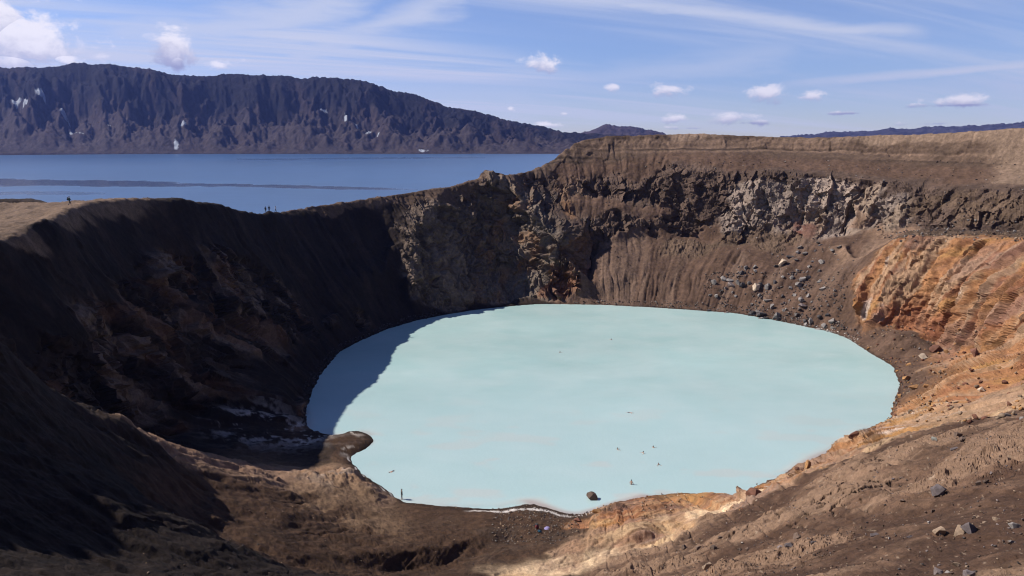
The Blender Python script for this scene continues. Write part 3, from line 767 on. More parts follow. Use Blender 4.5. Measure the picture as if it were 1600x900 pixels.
def noise(vec, scale, det=6.0, rough=.6, dist=0.0):
    n = N(nt, 'ShaderNodeTexNoise', i_Scale=scale, i_Detail=det, i_Roughness=rough, i_Distortion=dist); L(vec, n.inputs['Vector'])
    return n.outputs['Fac']
def smooth(x, lo, hi, a=0.0, b=1.0):
    n = N(nt, 'ShaderNodeMapRange', interpolation_type='SMOOTHSTEP'); L(x, n.inputs[0])
    for i, v in enumerate((lo, hi, a, b)): n.inputs[i+1].default_value = v
    return n.outputs[0]
def mixc(a, b, f):
    n = N(nt, 'ShaderNodeMix', data_type='RGBA'); L(f, n.inputs[0])
    for s, v in ((6, a), (7, b)):
        if isinstance(v, tuple): n.inputs[s].default_value = v+(1,)
        else: L(v, n.inputs[s])
    return n.outputs[2]
# high thin cloud on a plane far above: coordinates divided by height
zc = M('ADD', M('MAXIMUM', dz_, 0.0), .10)
pxn, pyn = M('DIVIDE', dx_, zc), M('DIVIDE', dy_, zc)
ang = math.radians(24)
ra = M('ADD', M('MULTIPLY', pxn, math.cos(ang)), M('MULTIPLY', pyn, math.sin(ang)))
rb = M('SUBTRACT', M('MULTIPLY', pyn, math.cos(ang)), M('MULTIPLY', pxn, math.sin(ang)))
cir = noise(comb(M('MULTIPLY', ra, .22), M('MULTIPLY', rb, 1.5), 3.0), 1.3, 9.0, .60, .5)
cir2 = noise(comb(M('MULTIPLY', ra, .16), M('MULTIPLY', rb, .42), 7.0), 1.0, 5.0, .5, .2)
cf_ = M('MULTIPLY', smooth(cir, .36, .62), smooth(cir2, .34, .58), clamp=True)
leftb = smooth(az_, -.62, .35, 1.0, .25)
veil = M('MULTIPLY', M('ADD', M('MULTIPLY', cf_, 1.25), M('MULTIPLY', smooth(cir2, .3, .7), .35)), M('ADD', M('MULTIPLY', leftb, .5), .55), clamp=True)
veil = M('MULTIPLY', veil, M('MULTIPLY', smooth(el_, -.01, .07, .55, 1.0), smooth(el_, .22, .42, 1.0, .05)))  # veil thinned in the unseen high sky to lower the fill light
# two long contrail-like bands
def band(pts_, wd, amp, k):
    fc = N(nt, 'ShaderNodeFloatCurve'); cv = fc.mapping.curves[0]
    a0, a1 = pts_[0][0], pts_[-1][0]
    while len(cv.points) > 2: cv.points.remove(cv.points[1])
    cv.points[0].location = (0, pts_[0][1]*2); cv.points[1].location = (1, pts_[-1][1]*2)
    for p in pts_[1:-1]: cv.points.new((p[0]-a0)/(a1-a0), p[1]*2)
    fc.mapping.update()
    t = M('DIVIDE', M('SUBTRACT', az_, a0), a1-a0, clamp=True); L(t, fc.inputs['Value'])
    nz = noise(comb(M('MULTIPLY', az_, 5.0), M('MULTIPLY', el_, 26.0), k), 1.0, 6.0, .6)
    dlt = M('ABSOLUTE', M('ADD', M('SUBTRACT', el_, M('MULTIPLY', fc.outputs[0], .5)), M('MULTIPLY', M('SUBTRACT', nz, .5), wd*2.2)))
    e = smooth(dlt, 0.0, wd, 1.0, 0.0)
    inside = M('MULTIPLY', smooth(t, 0.0, .18), smooth(t, .88, 1.0, 1.0, 0.0))
    return M('MULTIPLY', M('MULTIPLY', e, inside), M('MULTIPLY', smooth(nz, .2, .6, .5, 1.0), amp))
def ae(px, py):
    x, y, z = ray(px, py); return math.atan2(x, y), math.atan2(z, math.hypot(x, y))
veil = M('MAXIMUM', veil, band([ae(900, -2), ae(1010, 8), ae(1150, 22), ae(1300, 42), ae(1480, 54)], .013, .85, 2.0))
veil = M('MAXIMUM', veil, band([ae(1180, 138), ae(1300, 130), ae(1450, 115), ae(1620, 100), ae(1900, 80)], .0085, .95, 5.0))
veil = M('MAXIMUM', veil, band([ae(100, 70), ae(300, 40), ae(480, 8), ae(620, -25)], .035, .8, 8.0))
veil = M('MAXIMUM', veil, band([ae(-100, 60), ae(200, 95), ae(500, 150), ae(900, 160)], .045, .55, 14.0))
veil = M('MAXIMUM', veil, band([ae(560, 120), ae(800, 150), ae(1000, 120), ae(1300, 70)], .028, .45, 17.0))
veil = M('MAXIMUM', veil, band([ae(400, 110), ae(520, 66), ae(640, 22), ae(760, -20)], .026, .8, 11.0))
skc = mixc(SKYC_MUL(sky), tuple(CLOUDW), veil)
# low cumulus, each at its own bearing
CU = [(30,62,80,44,1.0,.35),(-40,40,90,60,1.0,.6),(15,96,60,22,.75,.5),(100,92,45,14,.55,.3),(262,70,36,28,.9,.5),(277,98,15,18,.6,1.0),(350,101,38,14,.55,.3),(842,98,30,13,.9,.3),
      (1040,142,32,12,.85,.35),(1195,144,32,14,.9,.3),(1268,148,24,10,.65,.35),(1145,183,36,12,.9,.4),(1172,192,56,6,.6,.9),(1055,184,22,8,.75,.4),
      (1500,158,34,10,.85,.5),(1505,164,60,5,.6,1.0),(957,136,20,8,.5,.3),(882,178,12,5,.6,.3),(797,170,10,7,.5,.3),(860,195,40,7,.75,.3),
      (1325,177,36,4,.5,1.0),(1470,193,60,6,.6,.8),(1080,200,50,4,.5,.8)]
def V_(op, a, b=None, c=None):
    n = nt.nodes.new('ShaderNodeVectorMath'); n.operation = op
    for i, v in enumerate((a, b, c)):
        if v is None: continue
        if isinstance(v, tuple): n.inputs[i].default_value = v
        else: L(v, n.inputs[i])
    return n
ae_ = comb(az_, el_, 0.0)
nv_ = comb(az_, M('MULTIPLY', el_, 1.5), 0.0)
na_ = noise(nv_, 28.0, 7.0, .64, .25); nb_ = noise(nv_, 9.0, 2.0, .6)
nsum = M('ADD', M('MULTIPLY', M('SUBTRACT', na_, .5), 3.7), M('MULTIPLY', M('SUBTRACT', nb_, .5), 1.2))
D_ = VV_ = None
for (x, y, rx_, ry_, am, dk) in CU:                       # nearest cloud wins
    a, e = ae(x, y); kx = FPX/rx_/.95; ky = FPX/ry_/.95
    r_c = V_('MULTIPLY_ADD', ae_, (kx, ky, 0), (-a*kx, -e*ky, 0)).outputs[0]
    ln = M('ADD', V_('LENGTH', r_c).outputs['Value'], (1-am)*1.1)
    sx3 = N(nt, 'ShaderNodeSeparateXYZ'); L(r_c, sx3.inputs[0]); vv = M('SUBTRACT', sx3.outputs[1], (dk-.5)*1.6)
    if D_ is None: D_, VV_ = ln, vv
    else:
        s_ = M('LESS_THAN', ln, D_); D_ = M('MINIMUM', D_, ln)
        VV_ = M('ADD', M('MULTIPLY', s_, vv), M('MULTIPLY', M('SUBTRACT', 1.0, s_), VV_))
cm = smooth(M('SUBTRACT', D_, nsum), .40, 1.25, 1.0, 0.0)
sh = smooth(M('ADD', VV_, M('MULTIPLY', nsum, .55)), -.9, .5, 1.0, 0.05)  # painted shade on the cloud undersides
cum = mixc(tuple(CLOUDW2), tuple(CLOUDS), sh)
L(mixc(skc, cum, cm), bg.inputs['Color'])
w.cycles.sampling_method = 'MANUAL'; w.cycles.sample_map_resolution = 256

cam = bpy.data.cameras.new('camera'); co = bpy.data.objects.new('camera', cam); COL.objects.link(co)
cam.sensor_width = 36; cam.lens = 36*FPX/1600; cam.clip_start = .3; cam.clip_end = 40000
co.location = (0, 0, CAMZ); co.rotation_euler = (math.pi/2-TILT, 0, 0); scene.camera = co
scene.view_settings.view_transform = 'Standard'; scene.view_settings.look = 'None'; scene.view_settings.exposure = EXPO; scene.view_settings.gamma = 1
scene.cycles.use_denoising = DEN; scene.cycles.filter_width = 1.1; scene.cycles.pixel_filter_type = 'BLACKMAN_HARRIS'
scene.cycles.volume_bounces = 0; scene.cycles.max_bounces = 4; scene.cycles.diffuse_bounces = 2; scene.cycles.volume_max_steps = 32
scene.cycles.transparent_max_bounces = 4
# ------------------------------------------------------------------ stones
def tag(o, label, cat, group=None):
    o['label'] = label; o['category'] = cat
    if group: o['group'] = group
    return o
def stone_mat(name, c, var=.35):
    m, nt, b = nodes(name); L = nt.links.new
    tcn = N(nt, 'ShaderNodeTexCoord'); a = N(nt, 'ShaderNodeTexNoise', i_Scale=2.2, i_Detail=7.0, i_Roughness=.65); L(tcn.outputs['Object'], a.inputs['Vector'])
    geo = N(nt, 'ShaderNodeObjectInfo')
    mr = N(nt, 'ShaderNodeMapRange'); mr.inputs[1].default_value = .3; mr.inputs[2].default_value = .7
    mr.inputs[3].default_value = 1-var; mr.inputs[4].default_value = 1+var; L(a.outputs['Fac'], mr.inputs[0])
    mr2 = N(nt, 'ShaderNodeMapRange'); mr2.inputs[3].default_value = .75; mr2.inputs[4].default_value = 1.2; L(geo.outputs['Random'], mr2.inputs[0])
    mm = N(nt, 'ShaderNodeMath', operation='MULTIPLY'); L(mr.outputs[0], mm.inputs[0]); L(mr2.outputs[0], mm.inputs[1])
    vm = N(nt, 'ShaderNodeVectorMath', operation='SCALE'); vm.inputs[0].default_value = tuple(q*.68 for q in c); L(mm.outputs[0], vm.inputs['Scale'])
    L(vm.outputs[0], b.inputs['Base Color']); b.inputs['Roughness'].default_value = .9; b.inputs['Specular IOR Level'].default_value = .2
    bp = N(nt, 'ShaderNodeBump', i_Strength=.5, i_Distance=.15); L(a.outputs['Fac'], bp.inputs['Height']); L(bp.outputs[0], b.inputs['Normal'])
    return m
SC = {'g': (.27, .235, .215), 'd': (.085, .072, .070), 'p': (.36, .31, .28), 'c': (.55, .42, .31), 'm': (.145, .115, .112), 'u': (.25, .195, .18),
      't': (.32, .225, .155), 'b': (.155, .105, .080), 'o': (.40, .205, .085), 'r': (.19, .085, .055), 'e': (.21, .205, .18)}
SM_ = {k: stone_mat('stone_'+k, v) for k, v in SC.items()}
def stone_mesh(seed, sub=True):
    r = random.Random(seed); bm = bmesh.new()
    for k in range(11):
        v = Vector((r.gauss(0, 1), r.gauss(0, 1), r.gauss(0, 1))).normalized()
        v = Vector((v.x, v.y, v.z))*r.uniform(.42, .55); bm.verts.new(v)
    res = bmesh.ops.convex_hull(bm, input=bm.verts)
    bmesh.ops.delete(bm, geom=[g for g in res['geom_interior'] if isinstance(g, bmesh.types.BMVert)], context='VERTS')
    bmesh.ops.dissolve_limit(bm, angle_limit=math.radians(17), verts=bm.verts, edges=bm.edges)
    if sub:
        bmesh.ops.bevel(bm, geom=list(bm.edges), offset=.012, segments=1, affect='EDGES')
        bmesh.ops.triangulate(bm, faces=bm.faces)
        bmesh.ops.subdivide_edges(bm, edges=bm.edges, cuts=1)
        from mathutils import noise as mn
        for v in bm.verts: v.co *= 1+.10*mn.noise(v.co*5+Vector((seed, 0, 0)))
    return bm
STM = {}
def stone(px, py, w, h, tone, label=None, name='boulder', cat='boulder', group=None, sink=.40, at=None):
    p = at if at is not None else pick(px, py+h*.35)
    d = p[1]*ct-(p[2]-CAMZ)*st
    W = w/FPX*d*1.2; H = h/FPX*d*1.25
    k = random.randrange(12); key = (k, tone)
    if key not in STM:
        bm = stone_mesh(100+k); me = bpy.data.meshes.new(name); bm.to_mesh(me); bm.free(); me.materials.append(SM_[tone]); STM[key] = me
    o = bpy.data.objects.new(name, STM[key]); COL.objects.link(o)
    o.scale = (W, (W+H)*.5*random.uniform(.8, 1.1), H)
    o.rotation_euler = (random.uniform(-.25, .25), random.uniform(-.25, .25), random.uniform(-.4, .4) if w > 1.6*h else random.uniform(0, 6.28))
    o.location = (p[0], p[1], p[2]+H*(.5-sink))
    tag(o, label, cat, group); return o
TAL = 'small stones scattered over the brown talus'
def batch(ox, oy, lst, s=.15):
    for q in lst:
        x, y, w_, h_, t = q[:5]; lab = q[5] if len(q) > 5 else None
        px, py, w_, h_ = ox+x*s, oy+y*s, w_*s, h_*s
        if lab: stone(px, py, w_, h_, t, lab)
        else:
            kind = {'g': 'small grey stone on the brown talus above the far right shore', 'd': 'small dark stone on the brown talus above the far right shore', 'p': 'small pale stone on the brown talus above the far right shore'}[t]
            stone(px, py, w_, h_, t, kind, 'stone', 'stone', TAL)
batch(1100, 400, [
 (825,60,112,92,'c','largest boulder high on the talus, with a cream sunlit face'),
 (440,115,52,52,'g','grey boulder at the top of the dark boulder cluster on the talus'),
 (385,165,62,52,'d','dark rounded boulder just under the top of the talus cluster'),
 (210,225,75,58,'g','leftmost grey boulder of the talus cluster'),
 (280,240,85,48,'g','flat grey slab lying in the left of the talus cluster'),
 (285,285,82,62,'u','mauve grey boulder at the lower left of the talus cluster'),
 (345,268,62,72,'p','pale pointed boulder in the middle of the talus cluster'),
 (392,285,66,62,'d','black boulder beside the pale pointed one in the talus cluster'),
 (465,270,42,50,'g'),
 (538,308,92,92,'c','bright cream boulder at the right foot of the talus cluster'),
 (587,282,42,52,'d'),
 (665,308,84,72,'g','round grey boulder right of the bright cream boulder'),
 (728,265,48,52,'d'),(530,108,52,50,'g'),(535,152,50,38,'g'),(100,265,40,70,'g'),(225,325,32,30,'p'),(130,410,48,42,'p'),(60,400,50,20,'g'),
 (300,375,30,25,'g'),(430,390,25,22,'d'),(330,415,32,30,'g'),(570,402,32,48,'g'),
 (1032,225,64,60,'g','upper grey boulder of the pair in the middle of the open talus'),
 (1085,215,72,32,'d'),
 (1000,285,95,52,'g','long grey boulder of the pair in the middle of the open talus'),
 (895,320,52,36,'g'),(1202,255,54,52,'g'),
 (1232,335,62,52,'p','pale boulder on the open talus towards the orange wall'),
 (1365,345,42,32,'g'),(1228,48,66,62,'g','grey boulder high on the talus, right of the cream-faced one'),
 (1105,105,42,32,'g'),(970,145,42,36,'g'),(1020,155,42,25,'d'),(1060,155,30,30,'p'),(1200,145,36,32,'g'),(820,212,42,30,'p'),(915,215,32,50,'g'),
 (930,400,52,56,'g'),(1005,445,54,60,'g'),(1090,405,46,40,'g'),(1040,470,36,30,'d'),(1030,508,92,42,'u','flat mauve slab low on the open talus'),
 (895,460,32,30,'g'),(1120,465,32,26,'g'),(820,415,52,40,'d'),(665,450,84,30,'p','long pale slab low on the talus under the boulder cluster'),
 (710,520,52,66,'g'),(860,550,32,35,'p'),(825,560,36,30,'g'),(500,585,64,58,'d'),(600,600,112,58,'d','dark wide boulder at the edge of the far shore'),
 (590,645,72,30,'g','grey stone lying in the water off the far shore'),
 (745,600,95,92,'g','big grey boulder standing at the water edge of the far shore'),
 (805,655,80,40,'d'),(965,595,52,40,'g'),(1000,550,42,40,'d'),
 (1140,655,95,72,'p','pale wedge-shaped boulder near the far shore'),
 (1200,630,52,42,'d'),(1335,655,78,62,'g','grey boulder near the far shore, rightmost of the large ones'),
 (1035,702,74,58,'g'),(1062,665,50,40,'d'),(1250,715,62,58,'g'),(1330,745,46,40,'g'),(1185,755,70,25,'p'),(1290,780,42,25,'p'),(1290,610,52,42,'d'),(1400,690,32,26,'g'),
 (470,560,50,40,'d'),(560,570,50,40,'g'),(650,640,60,36,'d'),(230,585,50,22,'g'),(40,560,60,26,'d')])
batch(1100, 340, [(1185,262,38,32,'d'),(1212,286,50,22,'g'),(1155,340,26,26,'d'),(1335,330,46,28,'g'),(1410,305,52,32,'g'),(1050,370,62,36,'g'),(975,355,42,40,'g'),
 (990,305,62,30,'g'),(750,495,52,32,'d'),(1395,435,26,18,'p'),(1100,505,42,30,'g'),(1130,455,42,20,'p'),(905,405,84,34,'d','dark slab wedged behind the cream-faced boulder'),(955,435,54,22,'g'),(815,385,20,20,'d'),(770,400,20,18,'p')])
NG = 'stones on the brown slope at lower right'
def near(ox, oy, lst, s=.15):
    names = {'b': 'brown clod of hardened mud on the lower right slope', 't': 'tan clod of hardened mud on the lower right slope', 'g': 'small grey stone on the lower right slope', 'u': 'small mauve stone on the lower right slope',
             'm': 'small purple-grey stone on the lower right slope', 'p': 'small pale stone on the lower right slope', 'd': 'small dark stone on the lower right slope', 'e': 'small greenish grey stone on the lower right slope'}
    for q in lst:
        x, y, w_, h_, t = q[:5]
        if len(q) > 5: stone(ox+x*s, oy+y*s, w_*s, h_*s, t, q[5])
        else: stone(ox+x*s, oy+y*s, w_*s, h_*s, t, names[t], 'stone', 'stone', NG)
near(1360, 640, [(685,290,100,70,'e','greenish grey boulder high on the brown slope, near the orange bank'),(910,245,80,90,'b','upright brown clod near the top of the brown slope'),(960,300,90,50,'b'),(870,395,80,40,'m'),
 (700,820,185,150,'m','large purple-grey boulder embedded in the middle of the lower right slope'),(1255,655,50,35,'u'),(1430,60,100,50,'g'),(1585,90,60,60,'g'),(245,715,32,26,'m'),(320,705,50,30,'b'),
 (1130,770,90,70,'b'),(1210,740,70,60,'b'),(30,690,60,50,'b')])
near(1360, 765, [(1025,400,150,130,'m','large dark purple boulder with a tan mud collar at lower right'),(925,410,120,120,'t','tan mud lump leaning on the dark purple boulder'),(1500,375,110,78,'g','grey boulder at the right edge of the picture, low on the slope'),
 (725,420,150,90,'t','broad tan mud lump left of the dark purple boulder'),(605,340,42,42,'p'),(410,490,60,32,'m'),(690,850,135,92,'u','mauve flat-topped boulder at the bottom edge of the picture'),
 (1015,850,145,80,'m','purple-grey boulder at the bottom edge, right of the mauve one'),(910,785,100,45,'t'),(1015,800,60,28,'t'),(805,860,72,36,'g'),(50,465,90,40,'m'),(190,500,32,30,'p'),(1480,540,82,30,'g'),
 (1080,285,40,40,'b'),(1310,295,70,42,'t'),(1200,340,60,30,'t'),(650,215,42,66,'b'),(735,505,25,40,'b'),(330,110,50,40,'b')])
near(1040, 765, [(1295,570,115,62,'m','purple-grey block beneath the dark hollow on the lower right slope'),(1200,600,82,40,'u'),(1540,545,72,42,'m'),(795,550,26,26,'p'),(565,495,62,42,'b'),(500,600,82,50,'b'),
 (195,590,84,60,'b','dark brown crag at the left end of the cracked slope'),(350,600,82,42,'b'),(430,765,135,80,'t','tan slab of dried mud near the bottom centre of the picture'),(850,610,52,40,'b'),(780,620,42,40,'b'),(530,855,42,50,'b'),(1370,480,90,90,'b','brown clod overhanging the dark hollow on the slope')])
OG = 'orange stones below the orange wall'
for x, y, w_, h_, t, lab in [(505,475,75,55,'c','cream boulder on the small fan below the orange wall'),(590,420,82,70,'r','rusty boulder beside the cream one below the orange wall'),(445,690,72,45,'o',None),(395,630,82,40,'o',None),(415,540,36,30,'o',None),
        (555,760,72,72,'o','orange block in front of the yellow clay on the right shore'),(345,755,42,30,'o',None),(915,700,52,46,'c','cream boulder in the notch of the rusty nose'),(525,685,62,26,'o',None),(670,445,42,30,'o',None),(955,690,30,25,'o',None),(850,440,90,90,'r','rust red block at the foot of the orange wall')]:
    stone(1330+x*.2222, 450+y*.2222, w_*.2222, h_*.2222, t, lab or 'small orange stone near the right shore', 'boulder' if lab else 'stone', 'boulder' if lab else 'stone', None if lab else OG)
stone(935,798,22,10,'o','brown orange boulder on the edge of the clay bank by the near shore')
stone(903,811,14,8,'r','reddish boulder at the left tip of the clay bank')
stone(1178,768,26,13,'r','dark red crag standing on the clay bank at the near right shore')
stone(1337,679,20,12,'r','red-brown crag at the water edge of the right shore')
stone(1262,722,14,10,'o','orange boulder on the right shore bank, nearer the middle')
stone(1245,728,10,7,'r','small rusty boulder left of the orange one on the right shore bank')
pl = AZ(1295,707,0); stone(1295,707,7,6,'d','small dark boulder alone in the water off the right shore', at=np.array(pl), sink=.35)
pl = AZ(925,779,0); stone(925,779,21,12,'b','brown boulder standing alone in the pale water near the shore', at=np.array(pl), sink=.32)
pl = AZ(917,802,0); stone(917,802,4,4,'d','tiny dark stone in the water beside the clay bank tip', at=np.array(pl), sink=.35)
print('boulders', time.time()-T0)

# rubble nobody could count: one object
def rubble(name, P_, size, cols):
    base = []
    for s in range(6):
        bm = stone_mesh(500+s, False); bmesh.ops.triangulate(bm, faces=bm.faces)
        base.append((np.array([v.co[:] for v in bm.verts]), np.array([[v.index for v in f.verts] for f in bm.faces]))); bm.free()
    VV, FF, CC = [], [], []; n = 0
    for i in range(len(P_)):
        bv, bf = base[i % 6]
        a = rng.uniform(0, 6.28); c_, s_ = math.cos(a), math.sin(a); t_ = rng.uniform(-.8, .8); c2, s2 = math.cos(t_), math.sin(t_)
        v = bv*np.array([1, rng.uniform(.6, 1.), rng.uniform(.5, .9)])
        v = v @ np.array([[1, 0, 0], [0, c2, -s2], [0, s2, c2]]) @ np.array([[c_, -s_, 0], [s_, c_, 0], [0, 0, 1]])
        VV.append(v*size[i]+P_[i]+np.array([0, 0, size[i]*.15])); FF.append(bf+n); n += len(bv)
        CC.append(np.repeat(cols[i][None]*.66*rng.uniform(.7, 1.25), len(bv), 0))
    V3 = np.concatenate(VV).astype(F32); F3 = np.concatenate(FF).astype(np.int32); C3 = np.concatenate(CC)
    me = bpy.data.meshes.new(name); me.vertices.add(len(V3)); me.vertices.foreach_set('co', V3.ravel())
    me.loops.add(len(F3)*3); me.loops.foreach_set('vertex_index', F3.ravel()); me.polygons.add(len(F3)); me.polygons.foreach_set('loop_start', np.arange(0, len(F3)*3, 3, dtype=np.int32))
    me.update(calc_edges=True)
    at = me.color_attributes.new('albedo', 'FLOAT_COLOR', 'POINT'); c4 = np.ones((len(V3), 4), F32); c4[:, :3] = C3; at.data.foreach_set('color', c4.ravel())
    me.materials.append(GROUND); o = bpy.data.objects.new(name, me); COL.objects.link(o); o['kind'] = 'stuff'; return o
vis = (PJX > -30) & (PJX < 1630) & (PJY > 180) & (PJY < 930) & (V[:, 2] > .02) & (PJD > 5)
PXf, PYf, PZf, Df = PJX, PJY, V[:, 2], PJD
gc = np.array([SC['g'], SC['d'], SC['p'], SC['u']])
def choose(mask, n, s0, s1, pal, pw=2.6):
    idx = np.nonzero(mask & vis)[0]
    if len(idx) == 0: return [np.zeros((0, 3)), [], []]
    wgt = Df[idx]**1.0; idx = rng.choice(idx, n, p=wgt/wgt.sum())
    u = rng.random(n)**pw; sz = s0+(s1-s0)*u
    return [V[idx]+rng.normal(0, .15, (n, 3))*np.array([1, 1, 0]), sz, pal[rng.integers(0, len(pal), n)]]
bp_ = lambda *k: np.array([SC[q] for q in k])
clus = fbm(V[:, 0]/7, V[:, 1]/7, 3, 2)
sets = [
 choose((PXf > 1370) & (PXf < 1605) & (PYf > 345) & (PYf < 378), 500, .25, 1.3, bp_('g', 'd', 'b', 't')),
 choose((PXf > 1340) & (PXf < 1605) & (PYf > 500) & (PYf < 660), 500, .2, 1.3, bp_('o', 't', 'r')),
 choose((PXf > 1235) & (PXf < 1345) & (PYf > 505) & (PYf < 545) & (PZf < .7), 60, .25, .8, np.array([[.75, .66, .60]])),
 choose((PXf > 1100) & (PXf < 1320) & (PYf > 425) & (PYf < 520) & (clus > -.2) & (PYf > 400+(PXf-1130)*-.10), 1500, .15, 1.0, bp_('g', 'd', 'b', 'd')),
 choose((PXf > 1150) & (PXf < 1345) & (PYf > 365) & (PYf < 470), 350, .12, .8, bp_('g', 'd', 'p', 'b')),
 choose((PXf > 880) & (PXf < 1400) & (PYf > 360) & (PYf < 530) & (PZf < 2.2) & (PYf > 470), 900, .12, .8, bp_('g', 'd', 'd', 'b')),
 choose((PXf > 880) & (PXf < 1150) & (PYf > 360) & (PYf < 480), 500, .12, .5, bp_('b', 'd', 'b')),
 choose((PXf > 1330) & (PXf < 1500) & (PYf > 505) & (PYf < 650), 700, .10, .8, bp_('o', 'b', 't', 'g')),
 choose((PXf > 1380) & (PXf < 1420) & (PYf > 560) & (PYf < 660) & (PZf < 1.0), 260, .15, .7, bp_('r', 'd', 'o')),
 choose((PXf > 900) & (PXf < 1600) & (PYf > 640) & (PYf < 800) & (PZf < 14), 1200, .06, .45, bp_('o', 't', 'r', 'c')),
 choose((PXf > 1000) & (PXf < 1605) & (PYf > 640) & (Df < 98), 6500, .025, .26, bp_('b', 'b', 't', 'b', 'u', 'd'), 4),
 choose((PXf > 770) & (PXf < 905) & (PYf > 788) & (PYf < 850) & (PZf < 3), 1500, .06, .42, bp_('b', 'g', 'd', 't'), 3),
 choose((PXf > 200) & (PXf < 800) & (PYf > 720) & (PYf < 900), 900, .05, .3, bp_('b', 'd', 't'), 4),
 choose((PXf > 470) & (PXf < 720) & (PYf > 480) & (PYf < 662) & (PZf < 1.3) & (V[:, 0] < -10) & (Df > 140), 600, .2, .9, bp_('d', 'd')),
 choose((PXf > 1000) & (PXf < 1600) & (PYf > 250) & (PYf < 362), 1200, .2, .9, bp_('d', 'g', 'b', 'b'), 2.5),
 choose((PXf > 700) & (PXf < 1000) & (PYf > 270) & (PYf < 470), 500, .2, .9, bp_('d', 'b'), 2.5),
]
Pn = np.concatenate([s[0] for s in sets]); Sn = np.concatenate([s[1] for s in sets]); Cn = np.concatenate([s[2] for s in sets])
rubble('rubble', Pn, Sn, Cn)
print('rubble', len(Pn), time.time()-T0)
# ------------------------------------------------------------------ people
def plain(name, c, rough=.8):
    m, nt, b = nodes(name); L = nt.links.new
    tcn = N(nt, 'ShaderNodeTexCoord'); a = N(nt, 'ShaderNodeTexNoise', i_Scale=9.0, i_Detail=4.0); L(tcn.outputs['Object'], a.inputs['Vector'])
    mr = N(nt, 'ShaderNodeMapRange'); mr.inputs[3].default_value = .82; mr.inputs[4].default_value = 1.18; L(a.outputs['Fac'], mr.inputs[0])
    vm = N(nt, 'ShaderNodeVectorMath', operation='SCALE'); vm.inputs[0].default_value = tuple(q*.75 for q in c); L(mr.outputs[0], vm.inputs['Scale']); L(vm.outputs[0], b.inputs['Base Color'])
    b.inputs['Roughness'].default_value = rough; return m
MT = {k: plain(k, c) for k, c in {'skin': (.46, .27, .19), 'hair_dark': (.03, .022, .018), 'hair_brown': (.09, .05, .03), 'cloth_black': (.018, .018, .022), 'cloth_green': (.015, .07, .045), 'cloth_navy': (.02, .025, .055),
      'cloth_white': (.78, .78, .82), 'cloth_grey': (.06, .06, .065), 'cloth_red': (.28, .02, .03), 'cloth_blue': (.02, .13, .22), 'cloth_lilac': (.27, .22, .42), 'shorts': (.05, .03, .05), 'boot': (.02, .015, .012), 'metal': (.3, .3, .32)}.items()}
def skin_mesh(name, verts, edges, radii, mat, root=0, sub=2):
    me = bpy.data.meshes.new(name); me.from_pydata([tuple(v) for v in verts], edges, [])
    o = bpy.data.objects.new(name, me); COL.objects.link(o)
    md = o.modifiers.new('s', 'SKIN'); md.use_smooth_shade = True
    for i, r in enumerate(radii):
        sv = me.skin_vertices[0].data[i]; sv.radius = r if isinstance(r, tuple) else (r, r); sv.use_root = (i == root)
    sd_ = o.modifiers.new('d', 'SUBSURF'); sd_.levels = sub; sd_.render_levels = sub
    dg = bpy.context.evaluated_depsgraph_get(); dg.update()
    nm = bpy.data.meshes.new_from_object(o.evaluated_get(dg)); nm.materials.clear(); nm.materials.append(mat)
    for p in nm.polygons: p.use_smooth = True
    bpy.data.objects.remove(o); bpy.data.meshes.remove(me); nm.name = name
    return nm
def add_fingers(me, hand, dirv, side):
    """palm is the end of the arm chain; five separate bent fingers are grown from it"""
    bm = bmesh.new(); bm.from_mesh(me)
    d = dirv.normalized(); s = d.cross(Vector((0, 0, 1))); s = s.normalized() if s.length > .1 else Vector((0, 1, 0)); nrm = d.cross(s)
    for k, (off, ln, r) in enumerate([(-.030, .070, .0085), (-.010, .080, .009), (.010, .076, .009), (.029, .060, .008), (-.042, .050, .0105)]):
        p0 = hand+s*off*(1 if k < 4 else .7)+d*(.0 if k < 4 else -.035)
        dirs = [d, (d+nrm*.35*side).normalized(), (d*.7+nrm*.7*side).normalized()] if k < 4 else [(d*.5-s*.8).normalized(), (d*.85-s*.45).normalized(), d]
        prev = None
        for j in range(4):
            rr_ = r*(1-.14*j); c = p0.copy(); ring_ = []
            ax = dirs[min(j, 2)]; u_ = ax.orthogonal().normalized(); w_ = ax.cross(u_)
            for q in range(6): ring_.append(bm.verts.new(c+(u_*math.cos(q*math.pi/3)+w_*math.sin(q*math.pi/3))*rr_))
            if prev:
                for q in range(6): bm.faces.new((prev[q], prev[(q+1) % 6], ring_[(q+1) % 6], ring_[q])).smooth = True
            prev = ring_; p0 = p0+dirs[min(j, 2)]*ln/3
        bm.faces.new(prev)
    bm.to_mesh(me); bm.free()
